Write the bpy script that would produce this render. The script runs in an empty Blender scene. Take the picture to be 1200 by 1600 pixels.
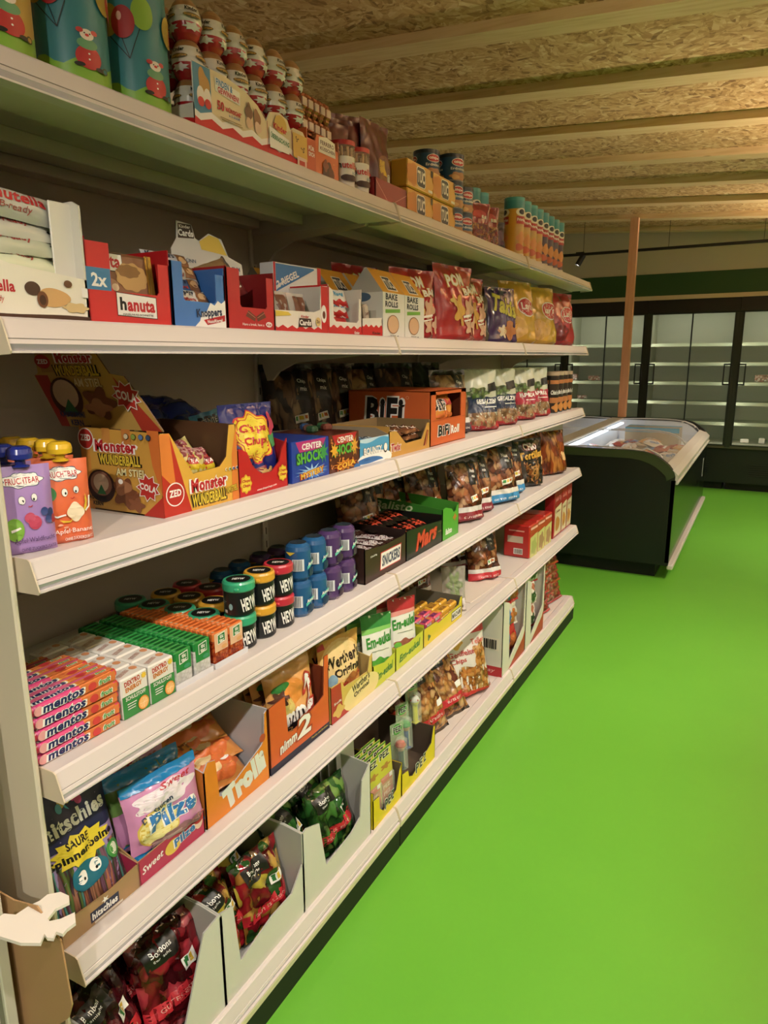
import bpy, math, random
from math import sin, cos, pi, radians as R
from mathutils import Vector, Matrix, noise
from mathutils.geometry import tessellate_polygon
random.seed(7)
S = bpy.context.scene
COL = S.collection

# ---------------------------------------------------------------- camera, world, lights, exposure
cam = bpy.data.objects.new('camera', bpy.data.cameras.new('camera'))
COL.objects.link(cam)
cam.data.sensor_fit = 'VERTICAL'; cam.data.sensor_height = 36.0; cam.data.sensor_width = 27.0
cam.data.lens = 1085.008 * 36 / 1600
cam.data.clip_start = 0.02; cam.data.clip_end = 60
Mc = Matrix(((0.87838482, 0.47792254, -0.00549152), (0.09870719, -0.1926342, -0.97629348), (-0.46765052, 0.85701932, -0.21638134)))
rot = Matrix((Mc[0], -Mc[1], -Mc[2])).transposed()
cam.matrix_world = Matrix.Translation((1.0, 0.0, 1.722)) @ rot.to_4x4()
S.camera = cam
w = bpy.data.worlds.new('shop_world'); S.world = w; w.use_nodes = True
w.node_tree.nodes['Background'].inputs[0].default_value = (1.0, 0.86, 0.68, 1)
w.node_tree.nodes['Background'].inputs[1].default_value = 0.12
S.view_settings.view_transform = 'Standard'; S.view_settings.look = 'None'
S.view_settings.gamma = 1.0; S.view_settings.use_curve_mapping = False
S.view_settings.exposure = -0.08
LAMP_X, LAMP_Z = 1.45, 2.88
SPOTS = [(LAMP_X, y, LAMP_Z) for y in (-0.9, 0.3, 1.15, 2.0, 2.9, 3.8)]
SPOT_W = 96
ROOM_W = 42

# ---------------------------------------------------------------- helpers
def hexc(h):
    h = h.lstrip('#'); c = [int(h[i:i+2], 16)/255 for i in (0, 2, 4)]; g_ = .3*c[0]+.59*c[1]+.11*c[2]
    c = [.96*(.90*x+.10*g_) for x in c]
    return tuple((x/12.92 if x <= .04045 else ((x+.055)/1.055)**2.4) for x in c) + (1,)
MATS = {}
def M(h, r=.42, metal=0, emit=0, coat=0):
    k = (h, r, metal, emit, coat)
    if k in MATS: return MATS[k]
    m = bpy.data.materials.new('surface_' + h.strip('#')); m.use_nodes = True
    b = m.node_tree.nodes['Principled BSDF']
    b.inputs['Base Color'].default_value = hexc(h); b.inputs['Roughness'].default_value = r
    b.inputs['Metallic'].default_value = metal; b.inputs['Coat Weight'].default_value = coat
    if emit:
        b.inputs['Emission Color'].default_value = hexc(h); b.inputs['Emission Strength'].default_value = emit
    MATS[k] = m; return m
def newmat(name):
    m = bpy.data.materials.new(name); m.use_nodes = True
    nt = m.node_tree; return m, nt, nt.nodes['Principled BSDF']
def ramp(nt, cols, const=False):
    r = nt.nodes.new('ShaderNodeValToRGB'); e = r.color_ramp.elements
    if const: r.color_ramp.interpolation = 'CONSTANT'
    n = len(cols)
    for i, c in enumerate(cols):
        p = i/(n if const else max(1, n-1))
        if i < 2: e[i].position = p; e[i].color = hexc(c)
        else: el = e.new(p); el.color = hexc(c)
    return r
def coords(nt, scale=(1, 1, 1), rot=(0, 0, 0)):
    tc = nt.nodes.new('ShaderNodeTexCoord'); mp = nt.nodes.new('ShaderNodeMapping')
    mp.inputs['Scale'].default_value = scale; mp.inputs['Rotation'].default_value = rot
    nt.links.new(tc.outputs['Object'], mp.inputs['Vector']); return mp
def food(name, cols, scale=60, r=.3, stretch=(1, 1, 1), warp=.25, bump=.5, edge='#9a8a80'):
    """pieces of food printed on, or showing through, a plastic wrapper"""
    k = ('food', name)
    if k in MATS: return MATS[k]
    m, nt, b = newmat(name); L = nt.links
    mp = coords(nt, stretch)
    nz = nt.nodes.new('ShaderNodeTexNoise'); nz.inputs['Scale'].default_value = scale*.6
    L.new(mp.outputs[0], nz.inputs['Vector'])
    mx = nt.nodes.new('ShaderNodeMixRGB'); mx.blend_type = 'LINEAR_LIGHT'; mx.inputs[0].default_value = warp*.06
    L.new(mp.outputs[0], mx.inputs[1]); L.new(nz.outputs['Color'], mx.inputs[2])
    vo = nt.nodes.new('ShaderNodeTexVoronoi'); vo.inputs['Scale'].default_value = scale
    L.new(mx.outputs[0], vo.inputs['Vector'])
    sp = nt.nodes.new('ShaderNodeSeparateColor'); L.new(vo.outputs['Color'], sp.inputs[0])
    rp = ramp(nt, cols, True); L.new(sp.outputs[0], rp.inputs[0])
    n2 = nt.nodes.new('ShaderNodeTexNoise'); n2.inputs['Scale'].default_value = scale*2.2; n2.inputs['Detail'].default_value = 3
    L.new(mp.outputs[0], n2.inputs['Vector'])
    rr = ramp(nt, ['#8a8a8a', '#ffffff']); L.new(n2.outputs[0], rr.inputs[0])
    ed = ramp(nt, ['#ffffff', '#f0f0f0', edge]); ed.color_ramp.elements[1].position = .42; ed.color_ramp.elements[2].position = .72; L.new(vo.outputs['Distance'], ed.inputs[0])
    m4 = nt.nodes.new('ShaderNodeMixRGB'); m4.blend_type = 'MULTIPLY'; m4.inputs[0].default_value = 1; L.new(rp.outputs[0], m4.inputs[1]); L.new(ed.outputs[0], m4.inputs[2])
    mm = nt.nodes.new('ShaderNodeMixRGB'); mm.blend_type = 'MULTIPLY'; mm.inputs[0].default_value = .45
    L.new(m4.outputs[0], mm.inputs[1]); L.new(rr.outputs[0], mm.inputs[2])
    L.new(mm.outputs[0], b.inputs['Base Color']); b.inputs['Roughness'].default_value = r
    bp = nt.nodes.new('ShaderNodeBump'); bp.inputs['Strength'].default_value = bump; bp.inputs['Distance'].default_value = .004
    iv = nt.nodes.new('ShaderNodeMath'); iv.operation = 'SUBTRACT'; iv.inputs[0].default_value = 1
    L.new(vo.outputs['Distance'], iv.inputs[1]); L.new(iv.outputs[0], bp.inputs['Height'])
    L.new(bp.outputs[0], b.inputs['Normal'])
    MATS[k] = m; return m
def clear(name, col='#ffffff', alpha=.25, r=.08):
    k = ('clear', name)
    if k in MATS: return MATS[k]
    m, nt, b = newmat(name); L = nt.links
    b.inputs['Base Color'].default_value = hexc(col); b.inputs['Roughness'].default_value = r
    tr = nt.nodes.new('ShaderNodeBsdfTransparent'); mx = nt.nodes.new('ShaderNodeMixShader')
    mx.inputs[0].default_value = alpha
    L.new(tr.outputs[0], mx.inputs[1]); L.new(b.outputs[0], mx.inputs[2])
    L.new(mx.outputs[0], nt.nodes['Material Output'].inputs['Surface'])
    MATS[k] = m; return m

TXT = {}
def text_mesh(s, bold, shear=0):
    k = (s, bold, shear)
    if k not in TXT:
        c = bpy.data.curves.new('lettering', 'FONT'); c.body = s; c.offset = bold; c.resolution_u = 2
        c.shear = shear; c.align_x = 'LEFT'; c.space_character = 1.0 + bold*1.6
        o = bpy.data.objects.new('lettering', c); me = o.to_mesh()
        TXT[k] = ([(v.co.x, v.co.y) for v in me.vertices], [(p.vertices[0], p.vertices[i], p.vertices[i+1]) for p in me.polygons for i in range(1, len(p.vertices)-1)])
        o.to_mesh_clear(); bpy.data.objects.remove(o); bpy.data.curves.remove(c)
    return TXT[k]

def refine(vs, fs, W, H, thr):
    """split long edges so that a printed shape follows a curved surface"""
    vs = list(vs); fs = list(fs)
    for _ in range(6):
        nf = []; cache = {}
        def mid(i, j):
            kk = (min(i, j), max(i, j))
            if kk not in cache: cache[kk] = len(vs); vs.append(((vs[i][0]+vs[j][0])/2, (vs[i][1]+vs[j][1])/2))
            return cache[kk]
        long = set()
        for f in fs:
            for i in range(3):
                a, b = f[i], f[(i+1) % 3]
                if math.hypot((vs[a][0]-vs[b][0])*W, (vs[a][1]-vs[b][1])*H) > thr: long.add((min(a, b), max(a, b)))
        if not long: break
        for f in fs:
            e = [((min(f[i], f[(i+1) % 3]), max(f[i], f[(i+1) % 3])) in long) for i in range(3)]
            a, b, c = f; n_ = sum(e)
            if n_ == 0: nf.append(f)
            elif n_ == 3:
                p, q, r_ = mid(a, b), mid(b, c), mid(c, a); nf += [(a, p, r_), (p, b, q), (r_, q, c), (p, q, r_)]
            elif n_ == 1:
                i = e.index(True); x, y, z = f[i], f[(i+1) % 3], f[(i+2) % 3]; p = mid(x, y); nf += [(x, p, z), (p, y, z)]
            else:
                i = e.index(False); x, y, z = f[i], f[(i+1) % 3], f[(i+2) % 3]
                p, q = mid(y, z), mid(z, x); nf += [(x, y, p), (x, p, q), (q, p, z)]
        fs = nf
    return vs, fs
class G:
    def __init__(s): s.V = []; s.F = []; s.I = []; s.mats = []; s.sm = []
    def mi(s, m):
        if isinstance(m, str): m = M(m)
        if m not in s.mats: s.mats.append(m)
        return s.mats.index(m)
    def face(s, pts, m, smooth=False):
        n = len(s.V); s.V += [tuple(p) for p in pts]; s.F.append(tuple(range(n, n+len(pts)))); s.I.append(s.mi(m)); s.sm.append(smooth)
    def mesh(s, verts, faces, m, smooth=False):
        n = len(s.V); s.V += [tuple(p) for p in verts]; k = s.mi(m)
        for f in faces: s.F.append(tuple(i+n for i in f)); s.I.append(k); s.sm.append(smooth)
    def grid(s, fn, nu, nv, m, smooth=True, closed=False, flip=False):
        n = len(s.V); cu = nu if closed else nu+1
        for j in range(nv+1):
            for i in range(cu): s.V.append(tuple(fn(i/nu, j/nv)))
        for j in range(nv):
            for i in range(nu):
                a = n+j*cu+i; b = n+j*cu+(i+1) % cu; c = b+cu; d = a+cu
                f = (a, b, c, d) if not flip else (d, c, b, a)
                s.F.append(f); s.I.append(s.mi(m(( i+.5)/nu, (j+.5)/nv) if callable(m) else m)); s.sm.append(smooth)
    def box(s, x0, x1, y0, y1, z0, z1, m, bev=0, mt=None):
        """box with optional chamfered edges; mt = {'top': material...}"""
        mt = mt or {}
        if bev <= 0:
            v = [(x, y, z) for x in (x0, x1) for y in (y0, y1) for z in (z0, z1)]
            fs = dict(left=(0, 1, 3, 2), right=(4, 6, 7, 5), front=(0, 4, 5, 1), back=(2, 3, 7, 6), bottom=(0, 2, 6, 4), top=(1, 5, 7, 3))
            n = len(s.V); s.V += v
            for k, f in fs.items(): s.F.append(tuple(i+n for i in f)); s.I.append(s.mi(mt.get(k, m))); s.sm.append(False)
            return
        b = min(bev, (x1-x0)/2.01, (y1-y0)/2.01, (z1-z0)/2.01)
        n = len(s.V); idx = {}
        for ix, (X, dx) in enumerate(((x0, b), (x1, -b))):
            for iy, (Y, dy) in enumerate(((y0, b), (y1, -b))):
                for iz, (Z_, dz) in enumerate(((z0, b), (z1, -b))):
                    for a, p in (('x', (X, Y+dy, Z_+dz)), ('y', (X+dx, Y, Z_+dz)), ('z', (X+dx, Y+dy, Z_))):
                        idx[(ix, iy, iz, a)] = len(s.V)-n; s.V.append(p)
        def q(l, m_): s.F.append(tuple(n+idx[t] for t in l)); s.I.append(s.mi(m_)); s.sm.append(False)
        for i, k in ((0, 'left'), (1, 'right')): q([(i, 0, 0, 'x'), (i, 0, 1, 'x'), (i, 1, 1, 'x'), (i, 1, 0, 'x')], mt.get(k, m))
        for i, k in ((0, 'front'), (1, 'back')): q([(0, i, 0, 'y'), (1, i, 0, 'y'), (1, i, 1, 'y'), (0, i, 1, 'y')], mt.get(k, m))
        for i, k in ((0, 'bottom'), (1, 'top')): q([(0, 0, i, 'z'), (0, 1, i, 'z'), (1, 1, i, 'z'), (1, 0, i, 'z')], mt.get(k, m))
        for i in (0, 1):
            for j in (0, 1):
                q([(i, j, 0, 'x'), (i, j, 1, 'x'), (i, j, 1, 'y'), (i, j, 0, 'y')], m)
                q([(i, 0, j, 'x'), (i, 1, j, 'x'), (i, 1, j, 'z'), (i, 0, j, 'z')], m)
                q([(0, i, j, 'y'), (1, i, j, 'y'), (1, i, j, 'z'), (0, i, j, 'z')], m)
                for k in (0, 1): q([(i, j, k, 'x'), (i, j, k, 'y'), (i, j, k, 'z')], m)
    def prism(s, pts, vec, m, mback=None, medge=None):
        """extrude a planar polygon of 3d points by vec"""
        a = [Vector(p) for p in pts]; v = Vector(vec); b = [p+v for p in a]
        s.face(a, m); s.face(b[::-1], mback or m)
        n = len(a)
        for i in range(n): s.face([a[i], b[i], b[(i+1) % n], a[(i+1) % n]], medge or m)
    def lathe(s, prof, m, n=24, c=(0, 0, 0), smooth=True, axis='z'):
        """prof: [(r, z) or (r, z, material for the band above)]"""
        for k in range(len(prof)-1):
            p, q = prof[k], prof[k+1]; mm = p[2] if len(p) > 2 else m
            def fn(u, v, p=p, q=q):
                r = p[0]+(q[0]-p[0])*v; z = p[1]+(q[1]-p[1])*v; a = 2*pi*u
                if axis == 'z': return (c[0]+r*cos(a), c[1]+r*sin(a), c[2]+z)
                if axis == 'x': return (c[0]+z, c[1]+r*cos(a), c[2]+r*sin(a))
                return (c[0]+r*sin(a), c[1]+z, c[2]+r*cos(a))
            s.grid(fn, n, 1, mm, smooth, closed=True)
    def tube(s, pts, r, m, n=8):
        P = [Vector(p) for p in pts]; rings = []; base = len(s.V)
        for i, p in enumerate(P):
            t = (P[min(i+1, len(P)-1)]-P[max(i-1, 0)]).normalized()
            a = t.cross(Vector((0, 0, 1)) if abs(t.z) < .9 else Vector((1, 0, 0))).normalized(); b = t.cross(a)
            for k in range(n): s.V.append(tuple(p+r*(a*cos(2*pi*k/n)+b*sin(2*pi*k/n))))
        for i in range(len(P)-1):
            for k in range(n):
                s.F.append((base+i*n+k, base+i*n+(k+1) % n, base+(i+1)*n+(k+1) % n, base+(i+1)*n+k)); s.I.append(s.mi(m)); s.sm.append(True)
        s.face(s.V[base:base+n], m); s.face(s.V[base+(len(P)-1)*n:base+len(P)*n][::-1], m)
    def deco(s, fn, W, H, shapes, thr=None, step=.00028):
        """flat printed shapes in 0..1 coordinates, laid on a surface fn(u, v, offset)"""
        step = min(step, .0045/(len(shapes)+1)); off = step+(.0003 if thr else 0)
        for sh in shapes:
            k = sh[0]; col = None
            if k == 'r': _, a, b, c, d, col = sh; polys = [[(a, b), (c, b), (c, d), (a, d)]]
            elif k == 'e':
                _, a, b, c, d, col = sh; polys = [[(a+c*cos(t*pi/12), b+d*sin(t*pi/12)) for t in range(24)]]
            elif k == 'p': _, pl, col = sh; polys = [pl]
            elif k == 's':
                _, a, b, c, d, nn, inn, col = sh
                polys = [[(a+c*cos(t*pi/nn)*(1 if t % 2 else inn), b+d*sin(t*pi/nn)*(1 if t % 2 else inn)) for t in range(2*nn)]]
            elif k == 'b':
                _, a, b, c, d, nn, amp, col = sh
                polys = [[(a+c*cos(t*pi/24)*(1+amp*cos(nn*t*pi/24)), b+d*sin(t*pi/24)*(1+amp*cos(nn*t*pi/24))) for t in range(48)]]
            elif k == 'w':
                _, v0, v1, amp, nn, col = sh
                polys = [[(0, v0), (1, v0)] + [(1-t/24, v1+amp*sin(nn*2*pi*t/24)) for t in range(25)]]
            elif k == 'l':
                _, pl, wd, col = sh; polys = []
                for (a, b), (c, d) in zip(pl, pl[1:]):
                    dx, dy = (c-a)*W, (d-b)*H; q = math.hypot(dx, dy) or 1; nx, ny = -dy/q*wd/2/W, dx/q*wd/2/H
                    polys.append([(a-nx, b-ny), (c-nx, d-ny), (c+nx, d+ny), (a+nx, b+ny)])
            if k == 't':
                st, x0, y0, x1, y1, col = sh[1:7]; o = sh[7] if len(sh) > 7 else {}
                bold = min(o.get('b', .02), .04); shr = o.get('s', 0); ang = R(o.get('r', 0)); vs, fs = text_mesh(st, bold, shr)
                if not vs: continue
                ax = min(v[0] for v in vs); bx = max(v[0] for v in vs); ay = min(v[1] for v in vs); by = max(v[1] for v in vs)
                sx, sy = (x1-x0)*W/(bx-ax), (y1-y0)*H/(by-ay); mx, my = (ax+bx)/2, (ay+by)/2; cx, cy = (x0+x1)/2, (y0+y1)/2
                arc = o.get('a', 0)
                def tr(v):
                    X, Y = (v[0]-mx)*sx, (v[1]-my)*sy
                    Y += arc*H*(1-(2*X/((x1-x0)*W))**2)
                    return (cx+(X*cos(ang)-Y*sin(ang))/W, cy+(X*sin(ang)+Y*cos(ang))/H)
                if o.get('o'):
                    v2, f2 = text_mesh(st, bold+min(o.get('ow', .05), .05), shr)
                    # keep the outline centred on the lettering
                    a2 = (min(v[0] for v in v2)+max(v[0] for v in v2))/2-mx
                    q2 = [tr((v[0]-a2, v[1])) for v in v2]
                    if thr: q2, f2 = refine(q2, f2, W, H, thr)
                    s.mesh([fn(*v, off) for v in q2], f2, o['o']); off += step
                q2 = [tr(v) for v in vs]
                if thr: q2, fs = refine(q2, fs, W, H, thr)
                s.mesh([fn(*v, off) for v in q2], fs, col); off += step
                continue
            for pl in polys:
                tri = tessellate_polygon([[Vector((p[0]*W, p[1]*H, 0)) for p in pl]])
                vs = [tuple(p) for p in pl]; fs = [tuple(t) for t in tri]
                if thr: vs, fs = refine(vs, fs, W, H, thr)
                s.mesh([fn(v[0], v[1], off) for v in vs], fs, col, bool(thr))
            off += step
    def build(s, name, parent=None, kind=None):
        me = bpy.data.meshes.new(name); me.from_pydata(s.V, [], s.F)
        for m in s.mats: me.materials.append(m)
        me.polygons.foreach_set('material_index', s.I); me.polygons.foreach_set('use_smooth', s.sm); me.update()
        o = bpy.data.objects.new(name, me); COL.objects.link(o)
        if parent: o.parent = parent
        if kind: o['kind'] = kind
        return o
def empty(name):
    o = bpy.data.objects.new(name, None); COL.objects.link(o); o.empty_display_size = .05; return o
def lab(o, label, cat, group=None):
    o['label'] = label; o['category'] = cat
    if group: o['group'] = group
    return o
def cp(o, label=None, group=None):
    def rec(a, par):
        b = a.copy(); COL.objects.link(b)
        if par: b.parent = par
        for ch in [c for c in bpy.data.objects if c.parent == a]: rec(ch, b)
        return b
    r = rec(o, None)
    if label: r['label'] = label
    if group: r['group'] = group
    return r
def P(o, x, y, z, yaw=0, tilt=0, roll=0):
    """front faces the aisle; tilt leans the top backwards"""
    o.location = (x, y, z); o.rotation_euler = (R(-tilt), R(roll), R(90+yaw)); return o
def pface(w, d, h, side):
    """mapping for the faces of a box centred on its base"""
    if side == 'front': return (lambda u, v, o: (-w/2+u*w, -d/2-o, v*h)), w, h
    if side == 'left': return (lambda u, v, o: (-w/2-o, d/2-u*d, v*h)), d, h
    if side == 'right': return (lambda u, v, o: (w/2+o, -d/2+u*d, v*h)), d, h
    if side == 'top': return (lambda u, v, o: (-w/2+u*w, -d/2+v*d, h+o)), w, d
def gbox(w, d, h, col, deco={}, bev=.0012, g=None, mt=None):
    g = g or G(); g.box(-w/2, w/2, -d/2, d/2, 0, h, col, bev, mt)
    for k, sh in deco.items():
        fn, W_, H_ = pface(w, d, h, k); g.deco(fn, W_, H_, sh)
    return g
def carton(w, d, h, front, side, out, inn, deco={}, back=1.0, t=.003, sidecol=None, name='carton', parent=None, right=None):
    """open display carton: front and side walls are cut to the outlines given in 0..1"""
    g = G(); sc = sidecol or out; rs = right or side
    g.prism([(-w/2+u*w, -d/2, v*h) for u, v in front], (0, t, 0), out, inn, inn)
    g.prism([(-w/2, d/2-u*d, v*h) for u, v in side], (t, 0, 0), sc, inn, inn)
    g.prism([(w/2, d/2-u*d, v*h) for u, v in rs], (-t, 0, 0), sc, inn, inn)
    g.box(-w/2, w/2, d/2-t, d/2, 0, h*back, inn, 0, {'back': out})
    g.box(-w/2, w/2, -d/2+t, d/2, 0, t, inn)
    for k, sh in deco.items():
        fn, W_, H_ = pface(w, d, h, k); g.deco(fn, W_, H_, sh)
    return g.build(name, parent)
def bagf(w, h, d, seed=0, stand=True, seam=.05, wr=1.0, waist=.07):
    def f(u, v, o, side=-1):
        s_ = 2*u-1; e = max(0, 1-abs(s_)**2.6)**.55
        if stand: vp = (min(1, (v+.004)/.05)**.5 * max(0, 1-((v)/(1-seam))**2.6)**.75) if v < 1-seam else 0
        else: vp = max(0, 1-abs(2*(v-seam)/(1-2*seam)-1)**3)**.55 if seam < v < 1-seam else 0
        n1 = noise.noise(Vector((s_*2.3+seed*7.1, v*3.1, side*3.0)))*.010*wr + noise.noise(Vector((s_*6+seed, v*8, side*5.0)))*.0045*wr
        cr = sin(s_*15+seed)*.0035*wr*math.exp(-((1-seam-v)/.09)**2)+(0 if stand else sin(s_*13+seed*2)*.003*wr*math.exp(-((v-seam)/.09)**2))
        y = side*(d/2*e*vp) + n1*(e**.5)*(.35+vp)*(1 if stand else 1) + cr*e
        if vp == 0: y = n1*.4+sin(s_*9+seed)*.002*wr
        x = s_*w/2*(1-waist*sin(pi*min(1, v/(1-seam)))*(1 if stand else 1))
        return (x, y+side*o-side*0.0, v*h)
    return f
def bag(w, h, d, body, shapes=(), seed=0, stand=True, seam=.05, name='wrapper', wr=1.0, back=None, parent=None, crimp=None, n=(18, 24), waist=.07):
    f = bagf(w, h, d, seed, stand, seam, wr, waist); g = G()
    bm = (lambda u, v: (crimp if crimp and (v > 1-seam or (not stand and v < seam)) else body)) if crimp else body
    g.grid(lambda u, v: f(u, v, .0004, -1), n[0], n[1], bm); g.grid(lambda u, v: f(u, v, .0004, 1), n[0], n[1], back or bm, flip=True)
    if stand: g.grid(lambda u, v: tuple(a*(1-v)+b*v for a, b in zip(f(u, 0, .0004, -1), f(u, 0, .0004, 1))), n[0], 1, back or body, flip=True)
    g.deco(lambda u, v, o: f(min(max(u, 0), 1), min(max(v, 0), 1), .0004+o, -1), w, h, shapes, thr=.013, step=.0004)
    return g.build(name, parent)
def roundf(r, h, span=300, z0=0, cx=0, cy=0):
    k = R(span)
    return (lambda u, v, o: (cx+(r+o)*cos(-pi/2+(u-.5)*k), cy+(r+o)*sin(-pi/2+(u-.5)*k), z0+v*h)), r*k, h
def T(st_, x0, y0, x1, y1, c, **o): return ('t', st_, x0, y0, x1, y1, c, o)
WH = '#f2efe8'; BK = '#141210'
Z = [2.165, 1.784, 1.404, 1.022, .640, .150]
XF = -.055
# ================================================================ the room
def wood(name, cols, ax=(1, 14, 14), knots=True):
    m, nt, b = newmat(name); L = nt.links
    mp = coords(nt, ax); nz = nt.nodes.new('ShaderNodeTexNoise'); nz.inputs['Scale'].default_value = 3; nz.inputs['Detail'].default_value = 6
    L.new(mp.outputs[0], nz.inputs['Vector']); rp = ramp(nt, cols); L.new(nz.outputs[0], rp.inputs[0]); out = rp.outputs[0]
    if knots:
        m2 = coords(nt, (2.2, 5, 5)); vo = nt.nodes.new('ShaderNodeTexVoronoi'); vo.inputs['Scale'].default_value = 1
        L.new(m2.outputs[0], vo.inputs['Vector']); r2 = ramp(nt, ['#4a2c14', '#ffffff', '#ffffff'])
        r2.color_ramp.elements[1].position = .09; L.new(vo.outputs['Distance'], r2.inputs[0])
        mx = nt.nodes.new('ShaderNodeMixRGB'); mx.blend_type = 'MULTIPLY'; mx.inputs[0].default_value = .9
        L.new(out, mx.inputs[1]); L.new(r2.outputs[0], mx.inputs[2]); out = mx.outputs[0]
    L.new(out, b.inputs['Base Color']); b.inputs['Roughness'].default_value = .6
    return m
def osb():
    m, nt, b = newmat('strand_board'); L = nt.links; outs = []
    for i, (sc, ro) in enumerate((((.10, .026, .05), 1.05), ((.09, .024, .05), -1.2), ((.06, .06, .05), .25))):
        tc = nt.nodes.new('ShaderNodeTexCoord'); v0 = nt.nodes.new('ShaderNodeTexVoronoi'); v0.inputs['Scale'].default_value = 9+3*i; L.new(tc.outputs['Object'], v0.inputs['Vector'])
        s0_ = nt.nodes.new('ShaderNodeSeparateColor'); L.new(v0.outputs['Color'], s0_.inputs[0]); mu = nt.nodes.new('ShaderNodeMath'); mu.operation = 'MULTIPLY'; mu.inputs[1].default_value = 3.14; L.new(s0_.outputs[0], mu.inputs[0])
        vr = nt.nodes.new('ShaderNodeVectorRotate'); vr.rotation_type = 'Z_AXIS'; L.new(tc.outputs['Object'], vr.inputs['Vector']); L.new(mu.outputs[0], vr.inputs['Angle'])
        mp = nt.nodes.new('ShaderNodeMapping'); mp.vector_type = 'TEXTURE'; mp.inputs['Scale'].default_value = sc; L.new(vr.outputs[0], mp.inputs['Vector']); nz = nt.nodes.new('ShaderNodeTexNoise'); nz.inputs['Scale'].default_value = .35
        L.new(mp.outputs[0], nz.inputs['Vector'])
        ad = nt.nodes.new('ShaderNodeMixRGB'); ad.blend_type = 'ADD'; ad.inputs[0].default_value = 1.0
        L.new(mp.outputs[0], ad.inputs[1]); L.new(nz.outputs['Color'], ad.inputs[2])
        vo = nt.nodes.new('ShaderNodeTexVoronoi'); vo.inputs['Scale'].default_value = 1; L.new(ad.outputs[0], vo.inputs['Vector'])
        sp = nt.nodes.new('ShaderNodeSeparateColor'); L.new(vo.outputs['Color'], sp.inputs[0]); outs.append(sp)
    mx = nt.nodes.new('ShaderNodeMix'); mx.data_type = 'FLOAT'
    L.new(outs[2].outputs[1], mx.inputs[0]); L.new(outs[0].outputs[0], mx.inputs[2]); L.new(outs[1].outputs[0], mx.inputs[3])
    rp = ramp(nt, ['#80582c', '#b88a50', '#cfa268', '#dab27a', '#ecd09a']); L.new(mx.outputs[0], rp.inputs[0])
    L.new(rp.outputs[0], b.inputs['Base Color']); b.inputs['Roughness'].default_value = .65
    bp = nt.nodes.new('ShaderNodeBump'); bp.inputs['Strength'].default_value = .5; bp.inputs['Distance'].default_value = .003
    L.new(mx.outputs[0], bp.inputs['Height']); L.new(bp.outputs[0], b.inputs['Normal'])
    return m
def floor_mat():
    m, nt, b = newmat('green_floor_coating'); L = nt.links
    mp = coords(nt); nz = nt.nodes.new('ShaderNodeTexNoise'); nz.inputs['Scale'].default_value = 1.6; nz.inputs['Detail'].default_value = 5
    L.new(mp.outputs[0], nz.inputs['Vector']); rp = ramp(nt, ['#60b42c', '#6cc034']); L.new(nz.outputs[0], rp.inputs[0])
    L.new(rp.outputs[0], b.inputs['Base Color']); b.inputs['Roughness'].default_value = .38
    n2 = nt.nodes.new('ShaderNodeTexNoise'); n2.inputs['Scale'].default_value = 9; n2.inputs['Detail'].default_value = 8; L.new(mp.outputs[0], n2.inputs['Vector'])
    bp = nt.nodes.new('ShaderNodeBump'); bp.inputs['Strength'].default_value = .12; bp.inputs['Distance'].default_value = .004
    L.new(n2.outputs[0], bp.inputs['Height']); L.new(bp.outputs[0], b.inputs['Normal'])
    return m
X0, X1, Y0, Y1 = -2.6, 3.2, -1.6, 10.25
SL = .068
def cz(x): return 3.2-SL*(x-.46)
g = G(); g.box(X0-.1, X1+.1, Y0-.1, 11.2, -.1, 0, floor_mat()); g.build('floor', kind='structure')
g = G(); g.prism([(X0-.1, Y0-.1, cz(X0-.1)+.05), (X1+.1, Y0-.1, cz(X1+.1)+.05), (X1+.1, 11.2, cz(X1+.1)+.05), (X0-.1, 11.2, cz(X0-.1)+.05)][::-1], (0, 0, .04), osb())
g.build('ceiling', kind='structure')
pine = wood('pine_beam', ['#c89a60', '#ecc890', '#f8deae'])
for k in range(-5, 8):
    y = 3.55+.885*k; g = G()
    g.prism([(X0, y, cz(X0)), (X1, y, cz(X1)), (X1, y, cz(X1)+.052), (X0, y, cz(X0)+.052)], (0, .15, 0), pine)
    o = g.build('ceiling_beam'); lab(o, ['pine ceiling batten near the back wall, farthest of the battens', 'pine ceiling batten'][0 if k == 7 else 1], 'beam', 'pine battens across the ceiling')
    far = ['batten over the aisle before the nearest one seen'] 
    o['label'] = ('pine batten under the chipboard ceiling, out of view above the camera' if k < 0 else
                  'pine batten under the chipboard ceiling, %s counted from the camera' % ['first', 'second', 'third', 'fourth', 'fifth', 'sixth', 'seventh', 'eighth'][k])
wallm = M('#c9bda8', .7)
g = G(); g.box(X0-.1, X0, Y0, 11.2, 0, 3.6, wallm); g.build('wall_left', kind='structure')
g = G(); g.box(X1, X1+.1, Y0, 11.2, 0, 3.3, wallm); g.build('wall_right', kind='structure')
g = G(); g.box(X0, X1, Y0-.1, Y0, 0, 3.6, wallm); g.build('wall_front', kind='structure')
g = G(); g.prism([(X0, 10.0, 2.50), (X1, 10.0, 2.50), (X1, 10.0, cz(X1)+.05), (X0, 10.0, cz(X0)+.05)], (0, .12, 0), M('#cbbfa6', .7))
g.build('wall_back', kind='structure')
g = G(); g.box(X0, X1, 9.985, 10.0, 2.49, 2.765, M('#1c4a16', .5)); g.build('trim_1', kind='structure')
g = G(); g.box(X0, X1, 9.96, 10.0, 2.438, 2.49, M('#cdb694', .6)); g.build('trim_2', kind='structure')

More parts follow.
